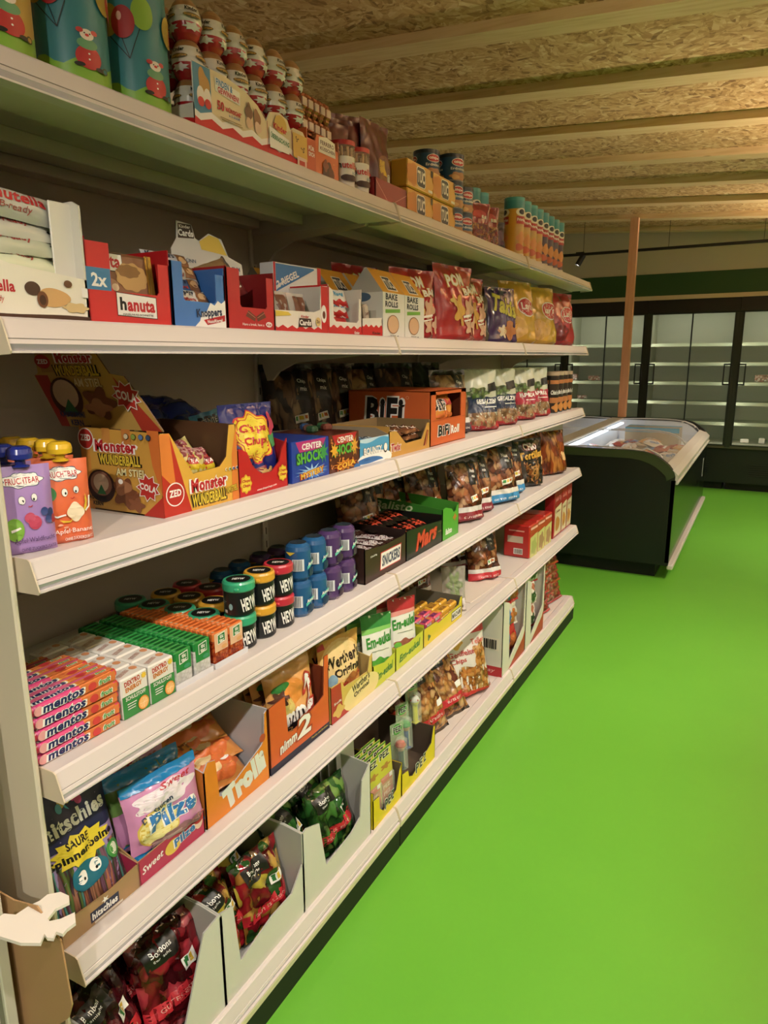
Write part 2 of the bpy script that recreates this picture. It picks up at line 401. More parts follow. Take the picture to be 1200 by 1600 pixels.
# refrigerated wall cabinets along the back wall
dark = M('#14150f', .35); frame = M('#20251f', .3)
inside = M('#a8aa96', .5); glass = clear('cabinet_glass', '#9aa890', .16, .04)
def fridge(x, n):
    w_ = 1.08; t = empty('refrigerated_cabinet'); t.location = (x, 10.0, 0)
    lab(t, 'dark wall cabinet with sliding glass doors, %s' % n, 'fridge', 'glass fronted wall cabinets')
    g = G(); g.box(0, w_, .03, .85, .10, .57, M('#121712', .4)); g.box(.02, w_-.02, .12, .85, 0, .10, M('#0a0b0a', .6))
    g.box(0, w_, 0, .05, .555, .59, M('#4b4a34', .4))
    for k in range(6): g.box(.28, .88, .022, .032, .20+k*.028, .212+k*.028, M('#050505', .5))
    g.build('base', t)
    g = G(); g.box(0, .012, .05, .85, .57, 2.43, inside); g.box(w_-.012, w_, .05, .85, .57, 2.43, inside)
    g.box(0, w_, .84, .86, .57, 2.43, inside); g.box(0, w_, .035, .86, 2.42, 2.438, inside); g.box(0, w_, .05, .85, .585, .60, inside)
    g.build('cabinet_body', t)
    g = G(); g.box(0, w_, -.02, .035, 2.265, 2.438, M('#0f0f0e', .35), .004); g.build('header', t)
    for k, z in enumerate((.86, 1.12, 1.377, 1.63, 1.88)):
        g = G(); g.box(.015, w_-.015, .22+.02*k, .83, z-.012, z, M('#8f9a80', .45)); g.box(.015, w_-.015, .21+.02*k, .222+.02*k, z-.03, z+.012, M('#b4bd9f', .4)); g.build('shelf', t)
    for s_ in (0, 1):
        x0 = .055 if s_ == 0 else w_/2+.008; x1 = w_/2-.008 if s_ == 0 else w_-.055
        g = G(); f = .012
        for a in ((x0-.02 if s_ == 0 else x0-f, x0+(0 if s_ == 0 else 0), .59, 2.27), (x1, x1+(f if s_ == 0 else .02), .59, 2.27)): g.box(a[0], a[1], -.005, .03, a[2], a[3], frame, .002)
        g.box(x0, x1, -.005, .03, .59, .602, frame); g.box(x0, x1, -.005, .03, 2.255, 2.27, frame)
        d = g.build('door', t)
        g = G(); g.box(x0, x1, .010, .016, .60, 2.26, glass); g.build('pane', d)
        hx = x0-.02 if s_ == 0 else x1+.02; sg = 1 if s_ == 0 else -1
        g = G(); a, b_ = sorted((hx, hx+sg*.085)); g.box(a, b_, -.03, -.02, 1.36, 1.378, dark); g.box(a, b_, -.03, -.02, 1.612, 1.63, dark)
        q = b_ if s_ == 0 else a; g.box(q-.008, q+.008, -.03, -.02, 1.36, 1.63, dark); g.box(min(hx, hx+sg*.02), max(hx, hx+sg*.02), -.03, 0, 1.36, 1.63, dark)
        g.build('handle', d)
    for a in (0, w_-.035): g = G(); g.box(a, a+.035, -.008, .05, .57, 2.28, M('#262b22', .35), .002); g.build('post', t)
    g = G(); g.box(.06, w_-.06, .06, .09, 2.36, 2.38, M('#f4f6e8', .4, emit=2.5)); g.build('added_light_strip', t)  # added glowing strip and light, hidden behind the header, brighten the cabinet inside
    l = bpy.data.lights.new('cabinet_fill_light', 'AREA'); l.shape = 'RECTANGLE'; l.size = .9; l.size_y = .04; l.energy = 5.5; l.color = (1, .98, .80)
    lo = bpy.data.objects.new('cabinet_fill_light', l); COL.objects.link(lo); lo.parent = t; lo.location = (w_/2, .075, 2.35); lo.rotation_euler = (R(24), 0, 0)
    for sx in (0, 1):  # upright fill lights added behind the posts
        l = bpy.data.lights.new('cabinet_fill_light', 'AREA'); l.shape = 'RECTANGLE'; l.size = .02; l.size_y = 1.5; l.energy = 3; l.color = (1, .98, .80)
        lo = bpy.data.objects.new('cabinet_fill_light', l); COL.objects.link(lo); lo.parent = t; lo.location = (.02 if sx == 0 else w_-.02, .065, 1.42); lo.rotation_euler = (R(90), 0, R(-35 if sx == 0 else 35))
    return t
names = ['leftmost behind the shelving', 'second from the left', 'behind the wooden post', 'behind the freezer top', 'right of the freezer', 'rightmost']
fr = []
for i in range(5): fr.append(fridge(-.47-1.08*2+1.08*i+.0, names[i]))
# a few things left in the cabinet
meat = food('packed_meat', ['#c98c80', '#b96f66', '#d9b8a8', '#e8ddd0'], 40)
for i, (x, y, z, w_) in enumerate(((.80, 10.30, .605, .10), (1.0, 10.30, .605, .07), (.92, 10.35, 1.392, .16), (-1.35, 10.35, 1.132, .14), (-1.2, 10.36, 1.392, .16), (-1.5, 10.37, 1.392, .12), (-1.38, 10.36, .872, .16))):
    g = gbox(w_, .08, .05+.02*(i % 3), WH if i < 2 else meat, {}, .01); o = g.build('food_carton' if i < 2 else 'meat_tray'); o.location = (x, y, z)
    lab(o, ['small white carton lying on the lit cabinet floor, left one', 'small white carton lying on the lit cabinet floor, right one', 'packed meat on a middle shelf at the right edge of the picture',
            'pale packed meat on the second cabinet shelf left of the wooden post', 'packed meat on the third cabinet shelf, nearer the wooden post', 'packed meat on the third cabinet shelf, farther left', 'packed meat on the lowest shelf left of the wooden post'][i], 'package', 'packages left in the wall cabinets')

# wooden post
g = G(); g.box(-.045, .045, -.04, .04, 0, cz(-.5)-.0, wood('post_pine', ['#c88a62', '#dc9f74', '#e4ae86'], (14, 14, 1), False), .003)
o = g.build('wooden_post'); o.location = (-.515, 8.80, 0); lab(o, 'reddish square wooden post standing behind the chest freezer up to the ceiling', 'post')

# chest freezer
def freezer():
    t = empty('chest_freezer'); t.location = (-.55, 5.637, 0)
    lab(t, 'long black chest freezer with curved glass lids and white rim', 'freezer')
    LN = 3.15; XR = 1.0; blk = M('#0a0b0c', .22, coat=.15); endm = M('#0b0d0a', .45); grn = M('#3a4526', .45); rim = M('#d8d2c8', .35)
    prof = [(XR, .12), (XR, .83), (.99, .86), (.95, .91), (.90, .95), (.84, .985), (.76, 1.005), (.66, 1.012)]
    def outline(zs=0):
        r = [(x, z) for x, z in prof]; return r + [(-x, z) for x, z in reversed(r)]
    g = G(); pts = [(-XR, .12)]+[(x, z) for x, z in outline()]
    g.prism([(x, 0, z) for x, z in outline()], (0, .05, 0), endm); g.build('end_panel', t); g = G()
    g.prism([(x, LN-.05, z) for x, z in outline()], (0, .05, 0), endm)
    g.build('end_panel', t)
    g = G()
    band = [(x, z) for x, z in prof[1:]]; inner = [(XR-.06, .79), (.93, .83), (.89, .865), (.85, .895), (.80, .92), (.74, .94), (.66, .95)]
    top = band+[(-x, z) for x, z in reversed(band)]; low = inner+[(-x, z) for x, z in reversed(inner)]
    g.prism([(x, -.006, z) for x, z in top]+[(x, -.006, z) for x, z in reversed(low)], (0, .008, 0), grn)
    g.build('end_trim', t)
    g = G(); g.box(XR-.03, XR+.004, .0, LN, .14, .80, blk, .004); g.box(-XR, -XR+.03, 0, LN, .14, .80, blk); g.box(-.9, .9, .08, LN-.08, 0, .14, M('#060606', .7))
    g.build('body', t)
    g = G(); g.box(XR-.01, XR+.035, .01, LN, .085, .125, rim, .008); g.build('bumper_rail', t)
    g = G()
    for sx in (1, -1):
        a, b_ = sorted((sx*(XR-.06), sx*(XR+.02)));
        g.prism([(sx*(XR+.012), 0.01, .79), (sx*(XR+.02), 0.01, .835), (sx*(XR-.02), 0.01, .875), (sx*(XR-.085), 0.01, .90), (sx*(XR-.085), 0.01, .82)], (0, LN-.02, 0), rim)
        g.box(*sorted((sx*(XR+.004), sx*(XR+.022))), .01, LN, .765, .785, rim, .002)
    g.box(-.07, .07, .03, LN-.02, .985, 1.006, rim, .004)
    g.build('rim', t)
    # white inside
    lin = M('#dfe6ee', .4)
    g = G(); g.box(-.93, .93, .06, LN-.06, .28, .30, lin); g.box(-.94, -.93, .06, LN-.06, .28, .83, lin); g.box(.93, .94, .06, LN-.06, .28, .83, lin)
    g.box(-.94, .94, .05, .06, .28, .85, lin); g.box(-.94, .94, LN-.06, LN-.05, .28, .85, lin); g.box(-.02, .02, .06, LN-.06, .3, .93, lin)
    for k in range(1, 3): g.box(-.93, .93, LN*k/3-.004, LN*k/3+.004, .3, .72, M('#e8eef2', .4))
    for yy in (LN-.062, .052): g.prism([(-.93, yy, .3), (.93, yy, .3)]+[(x*.93, yy, z-.025) for x, z in outline() if z > .5], (0, .004, 0), lin)
    g.build('liner', t)
    for sx in (-1, 1):
        g = G(); a, b_ = sorted((sx*.04, sx*.92)); g.box(a, b_, .45, LN-.1, .755, .765, M('#d8dde0', .4))
        for yy in (.45, LN-.105): g.box(a, b_, yy, yy+.005, .755, .84, M('#d8dde0', .4))
        g.build('basket', t)
    g = G(); g.box(-.09, -.05, .15, LN-.15, .945, .96, M('#eaf4ff', .4, emit=5)); g.box(.05, .09, .15, LN-.15, .945, .96, M('#eaf4ff', .4, emit=5)); g.build('light_tube', t)
    lg = clear('lid_glass', '#e6eef2', .2, .05)
    for sx in (1, -1):
        for k in range(2):
            y0 = .045+k*(LN-.1)/2; y1 = y0+(LN-.1)/2+(.0 if k else .03); dz = .012 if k == 0 else 0
            arc = [(.07, .998), (.3, 1.008), (.55, 1.010), (.66, 1.004), (.76, .990), (.83, .965), (.88, .930), (.915, .885)]
            g = G()
            def fn(u, v, arc=arc, dz=dz, y0=y0, y1=y1, sx=sx):
                q = u*(len(arc)-1); i = min(int(q), len(arc)-2); f = q-i
                return (sx*(arc[i][0]+(arc[i+1][0]-arc[i][0])*f), y0+(y1-y0)*v, arc[i][1]+(arc[i+1][1]-arc[i][1])*f+dz)
            fm = M('#cfcac2', .3)
            for yy in (y0, y1-.022):
                g.grid(lambda u, v, yy=yy: (fn(u, 0)[0], yy+.022*v, fn(u, 0)[2]+.004), 28, 1, fm); g.grid(lambda u, v, yy=yy: (fn(u, 0)[0], yy+.022*v, fn(u, 0)[2]-.004), 28, 1, fm)
                g.grid(lambda u, v, yy=yy: (fn(u, 0)[0], yy, fn(u, 0)[2]-.004+.008*v), 28, 1, fm)
            d = g.build('glass_lid', t)
            g = G(); g.grid(fn, 28, 1, lg); g.build('pane', d)
            g = G(); ya = y1-.14 if k else y0+.1
            g.tube([(sx*(.72), ya, fn(.6, 0)[2]+.0), (sx*.76, ya, 1.012+dz-.01), (sx*.86, ya, .958+dz), (sx*.88, ya, .935+dz)], .007, fm); g.build('handle', d)
    g = G(); g.box(XR+.0042, XR+.006, LN-.42, LN-.36, .42, .62, M('#e6e6e0', .4)); g.box(XR+.0062, XR+.0075, LN-.405, LN-.375, .44, .60, M('#20261e', .4)); g.build('display', t)
    return t
freezer()
# frozen food in the freezer
fcols = ['#c8b08c', '#d8c8b0', '#b83a30', '#e0d0c0', '#8f9fc0', '#d8a060', '#e8e4da', '#c06a50']
spots = []
for i in range(8):
    for j in range(5): spots.append((-.42+j*.165+random.uniform(-.02, .02), 6.35+i*.2+random.uniform(-.03, .03)))
proto = {}
for i, (x, y) in enumerate(spots):
    c = fcols[i % 8]
    if c not in proto: proto[c] = o = bag(.20, .15, .06, M(c, .35), [('e', .5, .5, .3, .3, fcols[(i+3) % 8]), ('r', .15, .72, .85, .85, WH)], seed=i, stand=False, name='frozen_food_bag', n=(8, 8))
    else: o = cp(proto[c])
    o.location = (x-.0, y, .80+random.uniform(0, .035)); o.rotation_euler = (R(-90+random.uniform(-14, 14)), R(random.uniform(-10, 10)), R(random.uniform(0, 360)))
    lab(o, 'small frozen food bag heaped in the near compartment of the freezer', 'bag', 'frozen bags in the chest freezer')
for x in (-.22,):
    g = gbox(.55, .30, .20, '#b8a888', {'top': [('r', 0, .6, 1, 1, '#58a8d0')], 'front': [('r', 0, .75, 1, 1, '#58b0d8')]}); o = g.build('food_carton'); o.location = (-.05, 8.1, .775)
    lab(o, 'open cardboard carton with a light blue edge inside the freezer', 'box')

# track lights, then added uplights and fill battens
def track(y, x0, x1, z, label):
    g = G(); g.box(x0, x1, y-.017, y+.017, z-.02, z+.012, M('#0c0c0c', .4), .003)
    for x in (x0+.2+i*1.0 for i in range(int(x1-x0))): g.tube([(x, y, z), (x, y, cz(x)+.05)], .003, BK, 6)
    o = g.build('lamp_track'); lab(o, label, 'track'); return o
track(9.3, -2.4, 3.0, 2.985, 'black lamp track hanging on wires before the back wall')
def spot(loc, aim, label, group, watts, size=60, blend=.6, col=(1.0, .91, .79)):
    t = empty('track_or_added_spot'); t.location = loc; lab(t, label, 'lamp', group)
    d = (Vector(aim)-Vector(loc)).normalized(); q = d.to_track_quat('-Z', 'Y')
    def tr(v): return tuple(q @ Vector(v))
    g = G(); g.lathe([(.001, .085), (.033, .085), (.035, .08), (.035, -.055), (.030, -.055), (.030, -.03)], M('#0e0e0e', .45), 24)
    g.V = [tr(v) for v in g.V]; g.build('lamp_head', t)
    g = G(); g.lathe([(.0295, -.045), (.001, -.045)], M('#fff4df', .4, emit=14), 24); g.V = [tr(v) for v in g.V]; g.build('lens', t)
    g = G(); g.tube([(0, 0, .09), (0, 0, .03)], .008, M('#0e0e0e', .4)); g.box(-.05, .05, -.016, .016, .085, .11, M('#0e0e0e', .4)); g.build('arm', t)
    l = bpy.data.lights.new('spot', 'SPOT'); l.energy = watts; l.color = col; l.spot_size = R(size); l.spot_blend = blend; l.shadow_soft_size = .03
    lo = bpy.data.objects.new('lamp_light', l); COL.objects.link(lo); lo.parent = t; lo.location = tr((0, 0, -.06)); lo.rotation_euler = q.to_euler()
    return t
spot((1.25, -1.3, 2.62), (-.05, .9, .9), 'black spotlight behind the camera lighting the near shelf end', 'track spotlights', 150, 66, .8)
spot((-1.24, 9.3, 2.90), (-1.9, 9.0, 1.6), 'black cylinder spotlight on the far track, glowing, beside the shelf end', 'track spotlights', 20)
g = G(); g.box(LAMP_X-.017, LAMP_X+.017, -.6, 9.0, LAMP_Z+.09, LAMP_Z+.122, M('#0c0c0c', .4), .003)
for i in range(8): g.tube([(LAMP_X, -.4+i*1.2, LAMP_Z+.1), (LAMP_X, -.4+i*1.2, cz(LAMP_X)+.05)], .003, BK, 6)
lab(g.build('lamp_track'), 'black lamp track along the aisle above the green floor', 'track')
for i, p in enumerate(SPOTS):
    spot(p, (0, p[1]+.5, .3), 'black track spotlight over the aisle aimed at the shelves, %s from the camera' % ['nearest', 'second', 'third', 'fourth', 'fifth', 'sixth'][i], 'track spotlights', SPOT_W, 68, .8)
for i, y in enumerate((1.8, 4.6, 7.4)):
    spot((LAMP_X+.6, y, LAMP_Z-.02), (1.5, y+.9, 0), 'black track spotlight aimed down at the open floor, %s' % ['near', 'middle', 'far'][i], 'track spotlights', ROOM_W*(2.4, 4.2, 5.2)[i], 110, .9)
for i, y in enumerate((2.6, 5.6, 8.6)):  # unseen lamps added to brighten the ceiling, standing in for bounced light
    spot((2.6, y, 2.4), (1.9, y-.2, 3.2), 'added black uplight brightening the ceiling boards, %s' % ['near', 'middle', 'far'][i], 'added ceiling uplights', 560, 100, .8, (1, .80, .58))
for i, y in enumerate((-.6, 1.6, 3.8, 6.0)):  # unseen battens added as soft fill off the right wall
    t = empty('added_batten_lamp'); t.location = (2.75, y, 2.80); lab(t, 'added white linear fill lamp near the right wall, %s' % ['nearest', 'second', 'third', 'farthest'][i], 'lamp', 'added linear fill lamps near the right wall')
    g = G(); g.box(-.03, .03, -.7, .7, 0, .05, M('#e8e8e4', .4), .004); g.build('housing', t)
    g = G(); g.box(-.026, .026, -.68, .68, -.012, 0, M('#fff2de', .4, emit=6), .004); g.build('diffuser', t)
    l = bpy.data.lights.new('batten_fill_light', 'AREA'); l.shape = 'RECTANGLE'; l.size = .06; l.size_y = 1.36; l.energy = 26; l.color = (1, .91, .80)
    lo = bpy.data.objects.new('batten_fill_light', l); COL.objects.link(lo); lo.parent = t; lo.location = (0, 0, -.02); lo.rotation_euler = (0, R(-55), 0)
# ================================================================ shelving
YB = [.667, 1.943, 3.22, 4.50]
sheet = M('#d8cec6', .42); sheet2 = M('#d2c6b6', .5); railm = M('#d6ccc8', .36); glossy = M('#b4b2b8', .12, .35, coat=1); ridge = M('#8f857c', .4)
bayn = ['nearest bay', 'middle bay', 'farthest bay']; lvn = ['top', 'second', 'third', 'fourth', 'fifth', 'bottom']
def rail_profile(t):
    return [(-.056, t-.001), (-.05, t+.0025), (-.022, t+.0025), (-.018, t-.001), (-.0165, t-.005), (-.0072, t-.029), (-.0078, t-.0305), (-.0062, t-.0315), (-.004, t-.0375), (-.0062, t-.0475), (.0002, t-.0485), (.0002, t-.0515), (-.03, t-.051), (-.05, t-.012)]
def shelf(lv, b):
    z = Z[lv]; y0, y1 = YB[b]+.004, YB[b+1]-.004
    t = empty('shelf_board'); t.location = (0, y0, z)
    lab(t, 'cream metal shelf board with price rail, %s level of the %s' % (lvn[lv], bayn[b]), 'shelf', 'metal shelf boards')
    W = y1-y0; g = G(); g.box(-.555, -.048, 0, W, -.004, 0, sheet)
    for a, b_, h in ((-.125, -.03, .05), (-.39, -.33, .034), (-.552, -.50, .03)): g.box(a, b_, .022, W-.022, -h, -.004, sheet2, .002)
    for a, b_ in ((.0, .004), (W-.004, W)): g.box(-.552, -.05, a, b_, -.045, -.004, sheet)
    g.build('deck', t)
    g = G(); pr = rail_profile(0)
    n = len(g.V)
    for i in range(len(pr)):
        (xa, za), (xb, zb) = pr[i], pr[(i+1) % len(pr)]
        m = {5: ridge, 8: glossy}.get(i, railm)
        g.face([(xa, 0, za), (xb, 0, zb), (xb, W, zb), (xa, W, za)], m)
    g.face([(x, 0, zz) for x, zz in pr], railm); g.face([(x, W, zz) for x, zz in pr][::-1], railm)
    g.build('price_rail', t)
    cap = M('#dccbb0', .45)
    for yy in ((-.0035, -.001), (W-.0005, W+.002)):
        g = G(); pts = [(-.075, 0), (-.05, .004), (-.02, .0045), (-.0135, .001), (.003, -.048), (.0, -.053), (-.07, -.056)]
        g.prism([(x, yy[0], zz) for x, zz in pts], (0, yy[1]-yy[0], 0), cap)
        if b == 0 and yy[0] < 0: g.box(-.064, -.062, -.006, -.003, -.02, .002, cap)
        g.build('end_cap', t)
for lv in range(6):
    for b in range(3): shelf(lv, b)
t = empty('shelving_frame'); t.location = (-.56, .667, 0); lab(t, 'long cream metal shelving frame with slotted uprights, back panels and black plinth', 'shelving')
bp = M('#b5a594', .55)
for b in range(3):
    g = G(); g.box(-.01, 0, YB[b]-.667+.004, YB[b+1]-.667-.004, .10, 1.16, bp); g.box(-.01, .001, YB[b]-.667+.004, YB[b+1]-.667-.004, 1.164, 2.24, bp); g.build('back_panel', t)
    g = G(); g.box(.545, .558, YB[b]-.667+.002, YB[b+1]-.667-.004, .0, .078, M('#0a0b08', .6)); g.box(.53, .5605, YB[b]-.667+.002, YB[b+1]-.667-.004, .078, .098, M('#d8cfa8', .4), .002); g.build('plinth', t)
for i, y in enumerate(YB):
    g = G(); yy = y-.667+(.015 if i == 0 else -.015 if i == 3 else 0); g.box(-.03, .012, yy-.015, yy+.015, 0, 2.26, sheet2, .003)
    for k in range(40): g.box(.0118, .0125, yy-.002, yy+.002, .20+k*.05, .225+k*.05, M('#1c1712', .7))
    g.build('upright', t)
    for lv in range(5):
        z = Z[lv]; g = G(); pts = [(.014, z-.012), (.47, z-.012), (.44, z-.052), (.17, z-.075), (.10, z-.105), (.07, z-.135), (.014, z-.135)]
        yb = yy+(.0 if i in (0, 3) else 0); g.prism([(x, yb-.004, zz) for x, zz in pts], (0, .003, 0), sheet2); g.prism([(x, yb+.003, zz) for x, zz in pts], (0, .003, 0), sheet2)
        for xx in (.40, .30, .12): g.box(xx, xx+.006, yb-.0048, yb-.004, z-.040, z-.030, M('#1c1712', .7))
        g.build('bracket', t)
# near side panel, neighbouring post, plastic hook and cardboard flap
g = G(); g.box(-.56, -.045, .652, .662, 0, 2.25, M('#d6ccb2', .5), .003)
lab(g.build('side_panel'), 'flat cream metal side panel closing the near end of the shelving', 'panel')
g = G(); pm = M('#d9d2bf', .45); g.box(-.56, -.078, .565, .585, 0, 1.2, pm, .002); g.box(-.56, -.085, .5645, .566, 0, 1.2, M('#8d8772', .5)); g.box(-.56, -.099, .558, .5655, 0, 1.2, pm, .002)
lab(g.build('neighbour_panel'), 'cream edge of the next shelving panel in the lower left corner, with a grey groove', 'panel')
cb = M('#b98d5c', .75)
g = G(); g.prism([(-.30, .60, .80), (-.07, .60, .80), (-.004, .60, .815), (.05, .60, .77), (.059, .60, .645), (.045, .60, .61), (.01, .60, .575), (.0, .60, .40), (-.30, .60, .40)], (0, .003, 0), cb)
lab(g.build('cardboard_flap'), 'brown cardboard flap hanging beside the lower left shelf end', 'cardboard')
g = G(); hp = [(-.05, .570), (-.03, .578), (-.028, .601), (-.022, .617), (-.023, .633), (-.008, .648), (.013, .649), (.026, .640), (.018, .619), (.026, .598), (.033, .596), (.045, .608), (.054, .629), (.074, .615), (.073, .599), (.076, .589), (.062, .587), (.07, .576), (.06, .572), (.049, .575), (.06, .56), (.031, .545), (-.05, .53)]
g.prism([(x, y, .8) for x, y in hp[::-1]], (0, 0, .006), M('#f1e6d8', .35))
lab(g.build('plastic_bracket'), 'white toothed plastic bracket sticking out by the brown cardboard', 'bracket')

# ================================================================ products: helper shapes
def put(o, w, d, y0, lv, x=XF, **k):
    """stand a thing of width w and depth d on a shelf with its near edge at y0"""
    return P(o, x-d/2, y0+w/2, Z[lv]+k.pop('dz', 0.0005), **k)
def ucut(l, h1, bot, r, h2=None, top=1.0, rad=.04):
    """front outline with a cut-out: posts l / r wide, bottom edge of the cut at bot"""
    h2 = h2 if h2 is not None else h1
    return [(0, 0), (1, 0), (1, h2), (1-r, h2), (1-r, bot+rad), (1-r-rad*.7, bot), (l+rad*.7, bot), (l, bot+rad), (l, h1), (0, h1)]
SQ = [(0, 0), (1, 0), (1, 1), (0, 1)]
ORD = ['first', 'second', 'third', 'fourth', 'fifth', 'sixth', 'seventh', 'eighth', 'ninth', 'tenth', 'eleventh', 'twelfth', 'thirteenth', 'fourteenth', 'fifteenth', 'sixteenth', 'seventeenth', 'eighteenth', 'nineteenth', 'twentieth']
def bar(l, h, d, body, sh=(), seed=0, ends=None, name='wrapped_bar'):
    """flow-wrapped bar lying flat, long axis along local x, printed side up"""
    o = bag(l, h, d, body, sh, seed=seed, stand=False, name=name, n=(10, 8), wr=.4, waist=0); return o
def milk(c1='#d3161c', v=.3, a=.05, n=2.5): return [('w', 0, v, a, n, c1)]

# ================================================================ top shelf
# party tins
def tin(x, y, base, seed, label):
    r, h = .062, .27; g = G()
    g.lathe([(.001, 0), (r, 0), (r+.002, .004), (r+.002, .012, base), (r, .014, base), (r, h-.03), (r+.002, h-.03), (r+.002, h), (.001, h)], M('#b8872c', .3), 40)
    fn, W_, H_ = roundf(r, h, 330)
    sh = [('w', .03, .17, .03, 5, '#7ab22a'), ('r', 0, .0, 1, .035, '#8a2a24')]
    el = [('l', (-.055, .62, -.03, .42), BK), ('l', (.005, .66, -.03, .42), BK), ('l', (-.09, .60, -.03, .42), BK), ('e', (-.09, .72, .036, .11), '#a88a2a'), ('e', (.015, .78, .034, .11), '#86b02c'), ('e', (-.045, .70, .036, .11), '#b02020'), ('e', (-.055, .745, .008, .03), '#e8b0a0'),
          ('e', (.05, .235, .038, .075), '#c42626'), ('e', (.048, .33, .030, .035), '#5c9a6a'), ('e', (.048, .395, .020, .034), '#e8d8c8'), ('e', (.028, .42, .010, .016), '#c43030'), ('e', (.070, .42, .010, .016), '#c43030'), ('e', (.048, .392, .006, .009), '#d02020'), ('e', (.041, .404, .0025, .005), BK), ('e', (.056, .404, .0025, .005), BK),
          ('e', (.022, .175, .015, .014), BK), ('e', (.082, .165, .015, .014), BK), ('e', (.05, .26, .003, .006), WH), ('e', (.05, .22, .003, .006), WH), ('e', (.10, .17, .011, .022), '#4a4a20'), ('e', (.10, .17, .007, .014), base)]
    for k in range(3):
        c = .16+k*.333
        for kind, q, col in el:
            if kind == 'l': sh.append(('l', [(c+q[0]*1.6, q[1]*.78+.01), (c+q[2]*1.6, q[3]*.78+.01)], .0014, col))
            else: sh.append(('e', c+q[0]*1.6, q[1]*.78+.01, q[2]*1.6, q[3]*.9, col))
    g.deco(fn, W_, H_, sh, thr=.007); o = g.build('party_tin'); o.location = (x, y, Z[0]); o.rotation_euler = (0, 0, R(seed))
    lab(o, label, 'tin', 'tall balloon tins at the top left')
tin(XF-.06, .775, '#c9a24a', 60, 'tall yellow tin with balloon pattern, cut off by the left picture edge')
tin(XF-.062, .925, '#2f7f8a', 52, 'tall teal balloon tin, second from the left on the top shelf')
tin(XF-.062, 1.068, '#2f7f8a', 58, 'tall teal balloon tin standing right beside the chocolate egg display')
# chocolate eggs
g = G(); er, eh = .033, .092
pr = [(.001, 0)]+[(er*sin(pi*k/14)*(1.0 if k < 8 else 1-.02*(k-7)), eh/2*(1-cos(pi*k/14))) for k in range(1, 14)]+[(.001, eh)]
eggm = lambda k: M('#b81f24', .18, coat=.6) if k < 6 else (M('#d9d6cc', .25, coat=.5) if k < 9 else M('#9a6a3a', .3, coat=.5))
g.lathe([(p[0], p[1], eggm(k)) for k, p in enumerate(pr)], WH, 20)
def eggf(u, v, o):
    k = v*13.999; i = min(int(k), 13); f = k-i; r = pr[i][0]+(pr[i+1][0]-pr[i][0])*f; a = -pi/2+(u-.5)*2*pi
    return ((r+o)*cos(a), (r+o)*sin(a), pr[i][1]+(pr[i+1][1]-pr[i][1])*f)
sh = []
for k in range(4):
    c = .125+k*.25; sh += [('s', c, .36, .11, .06, 7, .6, '#d9d6cc'), T('Kinder', c-.07, .56, c+.06, .62, BK, b=.04), ('e', c, .50, .09, .03, '#6b5a30'), T('Surprise', c-.08, .48, c+.08, .52, '#d8a030', b=.03)]
g.deco(eggf, 2*pi*er, eh, sh, thr=.007); egg0 = g.build('chocolate_egg'); first = True
for k in range(3):
    for j in range(2):
        for i in range(6):
            if j == 1 and k == 0: continue
            o = egg0 if first else cp(egg0); first = False
            o.location = (XF-.045-.066*j, 1.195+.069*i, Z[0]+.008+.0+(.072*k+.02)); o.rotation_euler = (R(random.uniform(-4, 4)), R(random.uniform(-4, 4)), R(random.uniform(20, 70)))
            lab(o, 'red and white foil chocolate egg, %s from left, %s layer, %s row' % (ORD[i], ['lowest', 'middle', 'top'][k], ['front', 'back'][j]), 'chocolate egg', 'large chocolate eggs stacked in the display')
